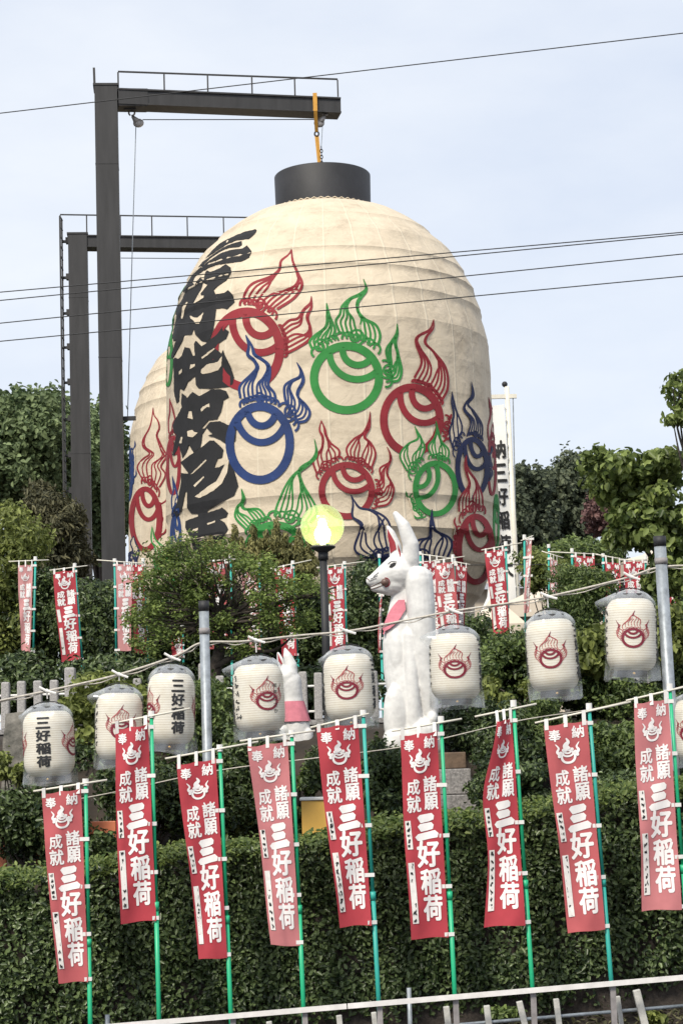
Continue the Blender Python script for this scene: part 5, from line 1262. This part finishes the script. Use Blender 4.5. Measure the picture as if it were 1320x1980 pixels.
# ------------------------------------------------------------------ tents
def tent(px, pya, pxe0, pxe1, pye, Y, mt, label):
    a = P(px, pya, Y); e0 = P(pxe0, pye, Y); e1 = P(pxe1, pye, Y); w = e1.x - e0.x; z = (e0.z + e1.z) / 2; cx = (e0.x + e1.x) / 2
    t = thing('festival_tent', (cx, Y, 3.4), label, 'tent', 'pale festival tents behind the shrubs')
    mb = MB(); c = [(e0.x, Y - w / 2, z), (e1.x, Y - w / 2, z), (e1.x, Y + w / 2, z), (e0.x, Y + w / 2, z)]; ap = (a.x, Y, a.z)
    vs = c + [(cx + (x - cx) * .45, Y + (y - Y) * .45, z + (a.z - z) * .45) for x, y, _ in c] + [ap] + [(x, y, z - .28) for x, y, _ in c]
    fs = [(i, (i + 1) % 4, 4 + (i + 1) % 4, 4 + i) for i in range(4)] + [(4 + i, 4 + (i + 1) % 4, 8) for i in range(4)] + [(9 + i, 9 + (i + 1) % 4, (i + 1) % 4, i) for i in range(4)]
    mb.add(vs, fs); mb.build('canopy', mt, t)
    for x, y, _ in c: mb = MB(); mb.tube([(x * .98 + cx * .02, y, 3.4), (x * .98 + cx * .02, y, z - .01)], .025, 8); mb.build('leg', M_galv, t)
tent(1030, 1128, 975, 1105, 1168, 38, M_tent, 'beige tent roof behind the thin pink banner')
tent(958, 1140, 905, 1012, 1210, 36, M_tent, 'beige tent roof low beside the base of the front lantern')
tent(946, 1112, 925, 990, 1190, 41, M_tentw, 'white tent roof glimpsed behind the large red rear banner')
tent(1256, 1064, 1200, 1330, 1086, 40, M_tent, 'beige tent roof behind the tall grey post')
mb = MB(); q = P(1000, 1088, 66); mb.box((q.x + 1, 68, (q.z + 3) / 2 - .6), (5, 4, q.z - 3)); hs = thing('house', (q.x + 1, 68, 3.3), 'grey tiled house roof showing between mast and pink banner', 'house'); mb.build('wall', M_tent, hs)
mb = MB(); mb.add([(q.x - 1.9, 65.6, q.z - .9), (q.x + 3.9, 65.6, q.z - .9), (q.x + 3.9, 68, q.z + .5), (q.x - 1.9, 68, q.z + .5), (q.x + 3.9, 70.4, q.z - .9), (q.x - 1.9, 70.4, q.z - .9)], [(0, 1, 2, 3), (3, 2, 4, 5), (0, 3, 5), (1, 4, 2)]); mb.build('roof', M_roof, hs)

# ------------------------------------------------------------------ street-side rail fence and stakes
YR = 16.35
ra = thing('rail_fence', P(880, 1990, YR), 'white flat rail on grey posts along the street, banners tied to it', 'fence')
def RP(px): return P(px, 1965 - (px - 445) * (75 / 875), YR)
mb = MB()
for x0_, x1_ in ((140, 670), (672, 1420)): mb.beam(RP(x0_), RP(x1_), .012, .042)
mb.build('top_rail', M_rail, ra)
mb = MB(); mb.tube([P(100, 2052, YR + .25), P(870, 1983, YR + .25), P(1400, 1938, YR + .25)], .015, 8); mb.build('pipe_rail', M_galv, ra, True)
for px in (310, 449, 588, 733, 880, 1030, 1184, 1336):
    a = RP(px) + Vector((0, .05, -.01)); mb = MB(); z = ground_z(a.x, YR) - .1; mb.box((a.x + .003, a.y + .0, (a.z + z) / 2), (.045, .045, a.z - z)); mb.build('post', M_galvd, ra)
for i, (px, py, w, lb) in enumerate([(520, 1975, 11, 'below the faded red banner'), (655, 1963, 11, 'left of the teal poled banner foot'), (722, 1957, 10, 'beside the teal pole foot'), (862, 1946, 12, 'left of the green pole below the fox banner'), (940, 1944, 12, 'between the fox banner and the curled banner'), (1003, 1936, 12, 'leaning left of the curled banner foot'), (1074, 1931, 11, 'right of the curled banner foot'), (1193, 1926, 9, 'hard against the post of the worn banner'), (1229, 1914, 14, 'tallest and rightmost, tilted left')]):
    a = P(px, py, YR + .22); z = ground_z(a.x, YR) - .1; mb = MB(); q = Vector((a.x + (.1 if i in (5, 8) else .04), a.y, z)); mb.beam(q, a, w * S(YR), w * S(YR), Vector((0, 1, 0)))
    tag(bevel(mb.build('wooden_stake', M_stake), .006), 'grey wooden stake ' + lb, 'stake', 'wooden stakes along the rail fence')
for px, py, lb in ((790, 1910, 'short blue grey metal pipe before the hedge, between two banners'), (208, 1962, 'low grey metal pipe before the hedge at the left')):
    a = P(px, py, YR + .5); mb = MB(); mb.tube([(a.x, a.y, .4), a], .02, 10); tag(mb.build('marker_pipe', M_galv, smooth=True), lb, 'pipe')

# ------------------------------------------------------------------ hedge
def hedge():
    X0, X1, Ya, Yb = -5.6, 6.0, 17.35, 18.5
    h = thing('clipped_hedge', (0, (Ya + Yb) / 2, .6), 'long dark green clipped hedge behind the front banners', 'hedge')
    def top(x): return 2.40 + .092 * x + .03 * math.sin(3 * x) + (.05 if x > 1.2 else 0)
    mb = MB(); xs_ = np.linspace(X0 + .1, X1 - .1, 40)
    vs = []
    for x in xs_: g = ground_z(x, Ya) - .1; vs += [(x, Ya + .22, g), (x, Ya + .22, top(x) - .16), (x, Yb - .2, top(x) - .16), (x, Yb - .2, g)]
    mb.add(vs, [(4 * i + k, 4 * (i + 1) + k, 4 * (i + 1) + k + 1, 4 * i + k + 1) for i in range(39) for k in range(3)]); mb.build('dark_core', M_bark, h)  # solid dark core added behind the leaves so gaps read as deep shade
    n = 108000; x = nr.uniform(X0, X1, n); g = .60 + .055 * x; tp = 2.40 + .092 * x + .03 * np.sin(3 * x) + np.where(x > 1.2, .05, 0)
    v = nr.uniform(0, 1, n) ** .9; z = g + .12 + (tp - g - .12) * v
    bulge = .07 * np.sin(2.1 * x + 1.3 * z) * np.sin(3.3 * z + x) + .05 * np.sin(7 * x + 2 * z) * np.sin(6 * z - 2 * x)
    y = Ya + .06 + np.abs(nr.normal(0, .10, n)) - bulge
    y += np.where(v < .15, (.15 - v) * 1.2, 0)
    C = np.stack([x, y, z], 1); Nn = np.tile(np.array([0, -1, .55]), (n, 1))
    keep = (np.sin(5.1 * x + 2 * np.sin(3 * z)) * np.sin(6.3 * z + 1.7 * np.sin(4 * x)) > -.55) | (nr.uniform(0, 1, n) < .35)
    keep &= (v > .18) | (nr.uniform(0, 1, n) < .25 + v * 3)
    leaves('leaves', C[keep], Nn[keep], .052, LEAF['hedge'], h, .55, .3, .55)
    n = 23000; x = nr.uniform(X0, X1, n); tp = 2.40 + .092 * x + .03 * np.sin(3 * x) + np.where(x > 1.2, .05, 0)
    y = nr.uniform(Ya - .02, Yb, n); z = tp + nr.normal(0, .035, n) - np.where(y < Ya + .1, .04, 0)
    leaves('top_shoots', np.stack([x, y, z], 1), np.tile(np.array([0, -.5, 1]), (n, 1)), .055, LEAF['hedgetop'], h, .5, -.3, .6)
hedge()

# ------------------------------------------------------------------ shrubs and trees
def px_clumps(lst, Y, depth=.6, jy=.3):
    """clumps given in photograph pixels -> ellipsoids at depth Y"""
    o = []
    for c in lst:
        q = P(c[0], c[1], Y); s = S(Y); o.append((q.x, Y + rng.uniform(-jy, jy), q.z, c[2] * s, depth if len(c) < 5 else c[4], c[3] * s))
    return o
def blob(cx, cy, rx, ry, k, sub=.42):
    """break a rough ellipse into k overlapping sub-clumps"""
    o = []
    for i in range(k):
        a = rng.uniform(0, 6.28); r = math.sqrt(rng.uniform(0, 1)) * .72; f = rng.uniform(.75, 1.25)
        o.append((cx + rx * r * math.cos(a), cy + ry * r * math.sin(a), rx * sub * f, ry * sub * f * rng.uniform(.8, 1.15)))
    return o
def plant(name, cat, label, group, clumps, n, size, kind, basepx=None, Y=None, aspect=.5, droop=.25, jit=.7, shell=.4, trunk=.03, part_name='foliage', limbs=10, gz=None):
    K = np.array(clumps); c = K[:, :3].mean(0); base = Vector((c[0], c[1], gz if gz is not None else ground_z(c[0], c[1]) - .05))
    if basepx: b = P(*basepx); base = Vector((b.x, b.y, min(b.z, base.z) if gz is None else gz))
    t = thing(name, base, label, cat, group)
    C, Nn, tt = cloud(clumps, n, shell); leaves(part_name, C, Nn, size, LEAF[kind], t, aspect, droop, jit, tt)
    mb = MB(); pk_ = [clumps[i] for i in rng.sample(range(len(clumps)), min(limbs, len(clumps)))]
    fork = base.lerp(Vector(c), .55); mb.tube([base, base.lerp(fork, .5) + Vector((.02, 0, 0)), fork], [trunk, trunk * .85, trunk * .7], 8)
    twigs(mb, fork, [q[:3] for q in pk_], trunk * .6, .006, .06); mb.build('trunk' if cat == 'tree' else 'stems', M_bark, t, True)
    return t
# far trees, left and right
gT = 'trees behind the lanterns'
plant('round_tree', 'tree', 'big round green tree at the left horizon', gT, px_clumps(blob(50, 890, 110, 120, 26) + [(60, 790, 30, 26), (20, 800, 34, 30), (110, 800, 32, 34), (120, 860, 40, 40)], 64, 2.2, 1.2), 52000, .20, 'far', (60, 1250, 64), 64, .6, .1, .8, .4, .25, 'crown', 14, 3.3)
plant('round_tree', 'tree', 'green tree behind the two dark gantry posts', gT, px_clumps(blob(195, 930, 70, 130, 18), 70, 2, 1.2), 26000, .22, 'far', (195, 1250, 70), 70, .6, .1, .8, .4, .22, 'crown', 10, 3.3)
plant('conifer', 'tree', 'brownish conifer before the round tree at the left', gT, px_clumps([(75, 960, 22, 26), (95, 985, 35, 30), (70, 1010, 45, 34), (110, 1030, 45, 34), (80, 1065, 55, 36), (130, 1080, 45, 40), (140, 1010, 20, 30)], 50, 1.0, .5), 16000, .17, 'brown', (95, 1250, 50), 50, .3, -.6, .8, .45, .14, 'crown', 8, 3.3)
plant('round_tree', 'tree', 'dark distant tree just right of the white flag', gT, px_clumps(blob(1020, 1000, 60, 85, 16) + [(1000, 930, 14, 18), (1015, 945, 18, 20)], 75, 2, 1), 34000, .19, 'fardark', (1020, 1250, 75), 75, .6, .1, .8, .4, .2, 'crown', 10, 3.3)
plant('round_tree', 'tree', 'taller dark distant tree left of the leafy branches', gT, px_clumps(blob(1110, 985, 62, 90, 18) + [(1115, 915, 26, 20), (1080, 925, 20, 20), (1060, 980, 30, 30)], 78, 2, 1), 38000, .20, 'fardark', (1110, 1250, 78), 78, .6, .1, .8, .4, .2, 'crown', 10, 3.3)
plant('purple_tree', 'tree', 'purple leaved tree behind the leafy branches at right', gT, px_clumps(blob(1190, 1000, 55, 50, 12), 60, 1.2, .8), 14000, .15, 'purple', (1190, 1250, 60), 60, .6, .1, .8, .4, .15, 'crown', 8, 3.3)
# tall broad-leaved tree at the right edge
plant('broadleaf_tree', 'tree', 'bright broad leaved tree filling the right edge above the tents', gT, px_clumps(blob(1240, 920, 105, 45, 16, .3) + blob(1270, 1010, 90, 60, 16, .3) + blob(1290, 1100, 50, 60, 8, .35) + [(1165, 890, 34, 20), (1150, 885, 20, 14), (1190, 905, 36, 24), (1180, 940, 34, 22), (1205, 960, 30, 20), (1210, 1000, 36, 22), (1200, 1035, 30, 18), (1290, 900, 40, 16)], 26, .45, .5), 9500, .115, 'broad', (1420, 1400, 26), 26, .62, .5, .6, .5, .045, 'crown', 20, 3.2)
plant('twig_tree', 'tree', 'dark leafy twigs entering at the upper right edge of the sky', gT, px_clumps([(1312, 728, 14, 12), (1300, 752, 20, 10), (1316, 770, 18, 12), (1318, 790, 16, 12), (1300, 812, 22, 10), (1322, 815, 20, 10), (1345, 760, 30, 40)], 25, .25, .2), 520, .11, 'broad', (1420, 1400, 25), 25, .5, .4, .7, .5, .06, 'crown', 7, 3.2)
# maple with flat pads
mp_pads = [(335, 1085, 50, 11), (300, 1110, 40, 10), (420, 1072, 40, 9), (375, 1098, 50, 10), (470, 1092, 45, 9), (290, 1140, 52, 11), (360, 1132, 48, 10), (430, 1125, 50, 11), (510, 1112, 50, 11), (570, 1130, 42, 9), (610, 1140, 34, 8), (275, 1178, 34, 11), (330, 1170, 48, 11), (405, 1165, 48, 11), (475, 1155, 50, 11), (545, 1160, 48, 10), (600, 1192, 44, 8), (300, 1205, 44, 10), (370, 1200, 44, 10), (450, 1195, 48, 11), (520, 1200, 44, 10), (555, 1215, 36, 8), (400, 1228, 40, 9), (340, 1232, 38, 9), (480, 1228, 38, 9), (440, 1062, 22, 9), (350, 1062, 24, 9), (310, 1070, 20, 8), (255, 1195, 20, 8), (500, 1085, 26, 8), (290, 1250, 30, 8), (470, 1255, 36, 9)]
YM = 25.6
mc = px_clumps([(a + rng.uniform(-30, 30), b + rng.uniform(-9, 14), c_ * rng.uniform(.2, .42), d * rng.uniform(.55, 1.0)) for a, b, c_, d in mp_pads for _ in range(7)], YM, .24, .75)
mt_ = thing('maple_tree', P(415, 1420, YM), 'green maple with flat leafy pads and bare dark limbs, mid left', 'tree', gT)
C, Nn, tt = cloud(mc, 19000, .6); C = C + nr.normal(0, .045, C.shape); Nn[:, 2] += 1.0; leaves('crown', C, Nn, .050, LEAF['maple'], mt_, .5, .1, .5, tt)
mb = MB(); q = [P(*p, YM) for p in ((415, 1440), (408, 1380), (412, 1310), (425, 1250), (420, 1180))]
mb.tube([Vector(v) for v in crm([tuple(v) for v in q], 5)], [.14 - .09 * i / 20 for i in range(21)], 10)
for path, r in (([(424, 1255), (470, 1218), (540, 1165), (600, 1150), (650, 1135)], .05), ([(420, 1215), (370, 1180), (320, 1185), (270, 1165)], .045), ([(415, 1290), (470, 1262), (530, 1257), (575, 1222)], .045), ([(420, 1240), (360, 1215), (300, 1240), (270, 1250)], .04), ([(420, 1190), (440, 1130), (430, 1075)], .035), ([(425, 1200), (500, 1150), (530, 1100)], .03), ([(420, 1185), (370, 1120), (340, 1075)], .03)):
    v = crm([tuple(P(*p, YM + rng.uniform(-.3, .1))) for p in path], 6); mb.tube([Vector(x) for x in v], [r * (1 - .8 * i / (len(v) - 1)) for i in range(len(v))], 7)
twigs(mb, P(422, 1200, YM), [c_[:3] for c_ in mc[::2]], .018, .005, .1); mb.build('trunk', M_bark, mt_, True)
# upright olive conifer tips before the lantern
tips = []
for px, py in ((405, 1045), (425, 1060), (452, 1030), (470, 1050), (490, 1028), (512, 1040), (535, 1020), (555, 1045), (575, 1035), (598, 1058), (440, 1080), (500, 1075), (545, 1080), (585, 1085)):
    for k_ in range(4): tips.append((px + rng.uniform(-4, 4), py + k_ * 16, 5 + 4.5 * k_, 12))
plant('olive_conifer', 'shrub', 'olive conifer with upright pointed tips in front of the lantern base', None, px_clumps(tips, 31, .35, .3), 12000, .085, 'olive', (500, 1330, 31), 31, .28, -1.2, .6, .6, .05, 'foliage', 14, 3.3)

gS = 'shrubs on the bank and terrace'
def shrub(label, cl, n, size, kind, Y, aspect=.5, depth=.6, jy=.3, droop=.25, jit=.7, shell=.4, gz=None): return plant('shrub', 'shrub', label, gS, px_clumps(cl, Y, depth, jy), n, size, kind, None, Y, aspect, droop, jit, shell, .025, 'foliage', 10, gz)
shrub('yellow green leafy shrub rising at the left edge', blob(20, 1090, 70, 90, 12) + blob(10, 1200, 60, 90, 12) + [(30, 1010, 40, 30), (15, 985, 24, 18), (70, 1045, 40, 24)], 9000, .085, 'yellow', 31, .5, .6, .3, .3, .7, .5, 3.3)
shrub('dark evergreen shrub behind the first two rear banners', blob(80, 1210, 90, 100, 18) + blob(110, 1150, 60, 50, 8), 20000, .075, 'dark', 31.5, .5, .8, .4, gz=3.3)
shrub('glossy camellia mass between the rear banners and the maple', blob(215, 1215, 100, 95, 22) + blob(190, 1160, 40, 30, 5), 24000, .078, 'dark', 30.6, .5, .8, .4, gz=3.3)
shrub('deep green shrub behind the maple trunk', blob(400, 1230, 140, 90, 22), 20000, .08, 'dark', 31.5, .5, .8, .4, gz=3.3)
shrub('dark evergreen bush left of the large fox', blob(700, 1160, 60, 70, 12) + blob(700, 1250, 80, 70, 12), 18000, .07, 'dark', 31, .5, .7, .4, gz=3.3)
shrub('dark bush filling the gap behind the lamp post', blob(590, 1220, 90, 80, 16), 14000, .075, 'dark', 32, .5, .8, .4, gz=3.3)
shrub('dark leafy bush behind the eighth banner pole, right of the large fox', blob(900, 1240, 90, 60, 14), 12000, .075, 'dark', 31.5, .5, .8, .4, gz=3.3)
shrub('yellowing bush between the flag mast and the pink banner', blob(1050, 1110, 40, 50, 8), 5000, .09, 'yellow', 34, .5, .6, .4, gz=3.3)
shrub('fine leaved round shrub in front of the right rear banners', blob(1115, 1170, 75, 75, 18, .34) + [(1100, 1110, 40, 18), (1140, 1120, 40, 18)], 20000, .055, 'mid', 27.5, .42, .6, .3, gz=3.3)
shrub('green bush stretching behind the pink banner and tents', blob(1110, 1080, 100, 40, 14), 12000, .10, 'mid', 44, .5, 1.0, .5, gz=3.3)
shrub('yellow green broad leaved bush around the seventh and eighth lanterns', blob(1150, 1260, 90, 55, 16, .34) + blob(1260, 1230, 70, 70, 12, .34), 9500, .105, 'yellow', 23.1, .58, .4, .25, .6, .6, .5)
shrub('green bush below the seventh lantern', blob(990, 1300, 90, 90, 18, .34), 16000, .065, 'mid', 24.0, .5, .6, .3)
shrub('dark bush at the right under the highest lantern', blob(1180, 1350, 110, 60, 18, .34), 17000, .06, 'mid', 23.4, .45, .6, .3)
shrub('leafy bush hard against the right edge below the tall post', blob(1320, 1300, 60, 130, 16, .34), 12000, .075, 'mid', 24.2, .5, .6, .3)
shrub('ivy dark shrub right of the stone pedestal', blob(985, 1460, 70, 100, 18, .34), 17000, .058, 'dark', 20.9, .5, .45, .2)
shrub('dark feathery shrub behind the worn right banner', blob(1130, 1440, 90, 70, 16, .34) + blob(1040, 1390, 60, 50, 8, .4), 18000, .05, 'mid', 21.2, .35, .45, .2)
shrub('clipped low hedge block behind the right end of the long hedge', [(1130 + 40 * i, 1530 - 6 * i + 14 * j, 34, 26) for i in range(6) for j in range(3)], 12000, .05, 'hedge', 19.6, .55, .5, .1)
shrub('dark shrub behind the curled banner', blob(1000, 1520, 90, 60, 14, .34), 12000, .055, 'dark', 19.7, .5, .4, .2)
shrub('glossy shrub between the yellow box and the stone pedestal', blob(745, 1520, 55, 90, 16, .34) + blob(620, 1480, 40, 40, 6), 11000, .056, 'dark', 20.3, .5, .35, .2)
shrub('small leafy shrub over the foot of the small fox', blob(600, 1500, 34, 34, 8, .36) + blob(570, 1590, 40, 40, 6, .36), 3200, .055, 'mid', 20.9, .5, .25, .15, .5, .7, .6)
shrub('dark shrub below the fourth lantern', blob(480, 1500, 85, 110, 20, .34), 19000, .06, 'dark', 21.0, .5, .5, .2)
shrub('yellowing broad leaved bush around the third lantern', blob(200, 1360, 110, 60, 16, .3) + blob(180, 1450, 70, 50, 10, .34), 3600, .09, 'yellow', 23.0, .5, .45, .25, .5, .7, .55)
shrub('green shrub at the foot of the short grey post', blob(370, 1400, 90, 100, 20, .34), 17000, .058, 'mid', 22.5, .5, .5, .25)
shrub('dark shrub behind the second and third banners', blob(300, 1540, 110, 90, 22, .34), 20000, .06, 'dark', 20.6, .5, .45, .2)
shrub('ivy like shrub beneath the first lantern', blob(60, 1590, 120, 80, 20, .34) + blob(170, 1640, 60, 40, 8, .34), 13000, .062, 'dark', 19.4, .55, .3, .15)
shrub('yellow leafed twigs at the left edge beside the standing stone', blob(20, 1490, 34, 40, 8, .3), 700, .06, 'yellow', 20.2, .6, .2, .15, .2, .8, .6)
shrub('low green plant growing at the foot of the rail, right corner', blob(1262, 1975, 26, 22, 6), 420, .075, 'yellow', 16.9, .5, .12, .05, -.2, .7, .6)
shrub('low fern like plant at the foot of the curled banner', blob(980, 1955, 40, 16, 6), 500, .06, 'mid', 16.9, .4, .12, .05, -.2, .7, .6)
for lb, cl, n_ in (('low dark undergrowth behind the fence at the left edge', blob(30, 1330, 90, 60, 12), 9000), ('low dark undergrowth behind the fence below the maple', blob(260, 1330, 170, 60, 18), 15000), ('low dark undergrowth behind the fence beside the lamp post', blob(600, 1340, 130, 60, 16), 12000), ('low dark undergrowth behind the fence right of the large fox', blob(920, 1350, 130, 70, 16), 12000), ('low dark undergrowth behind the fence at the right edge', blob(1240, 1380, 150, 90, 18), 15000)):
    shrub(lb, cl, n_, .08, 'dark', 27.0, .5, .5, .3, gz=3.3)
shrub('dark leafy mound between the worn banner and the pale rightmost banner', blob(1190, 1455, 80, 70, 16, .36), 15000, .058, 'mid', 20.9, .5, .45, .2)
shrub('dark leafy mound behind the rightmost banner', blob(1310, 1440, 70, 90, 16, .36), 14000, .06, 'dark', 21.2, .5, .45, .2)
shrub('dark leafy mound between the large fox and the curled banner', blob(910, 1410, 60, 60, 12, .38), 9000, .055, 'dark', 22.4, .5, .35, .15)
shrub('dark evergreen at the far right behind the tall grey post', blob(1300, 1200, 60, 110, 16, .36), 12000, .085, 'dark', 32, .5, .6, .3, gz=3.3)
shrub('ivy covered bank between the standing stone and the second banner', blob(150, 1490, 110, 70, 18, .34), 14000, .06, 'dark', 22.6, .5, .35, .15)
shrub('ivy covered bank below the short grey post', blob(420, 1480, 60, 70, 12, .36), 9000, .06, 'dark', 22.9, .5, .35, .15)
shrub('ivy covered bank between the small fox and the pedestal', blob(690, 1440, 80, 60, 14, .36), 10000, .06, 'dark', 23.3, .5, .35, .15)
shrub('yellow green sprays of leaf over the bank by the curled banner', blob(1060, 1330, 50, 50, 8, .34) + blob(950, 1350, 40, 40, 6, .34), 2600, .08, 'yellow', 22.9, .55, .3, .2, .5, .7, .6)
# leaf litter
C = np.stack([nr.uniform(-4, 4.5, 2600), nr.uniform(15.6, 17.6, 2600), np.zeros(2600)], 1); C[:, 2] = .62 + .055 * C[:, 0] - np.clip(17 - C[:, 1], 0, 9) * .05 + .035
lt = leaves('leaf_litter', C, np.tile(np.array([0, 0, 1.0]), (2600, 1)), .06, LEAF['brown'], None, .5, 0, .35); tag(lt, 'dry brown leaves scattered on the soil below the hedge', 'leaf litter', kind='stuff')
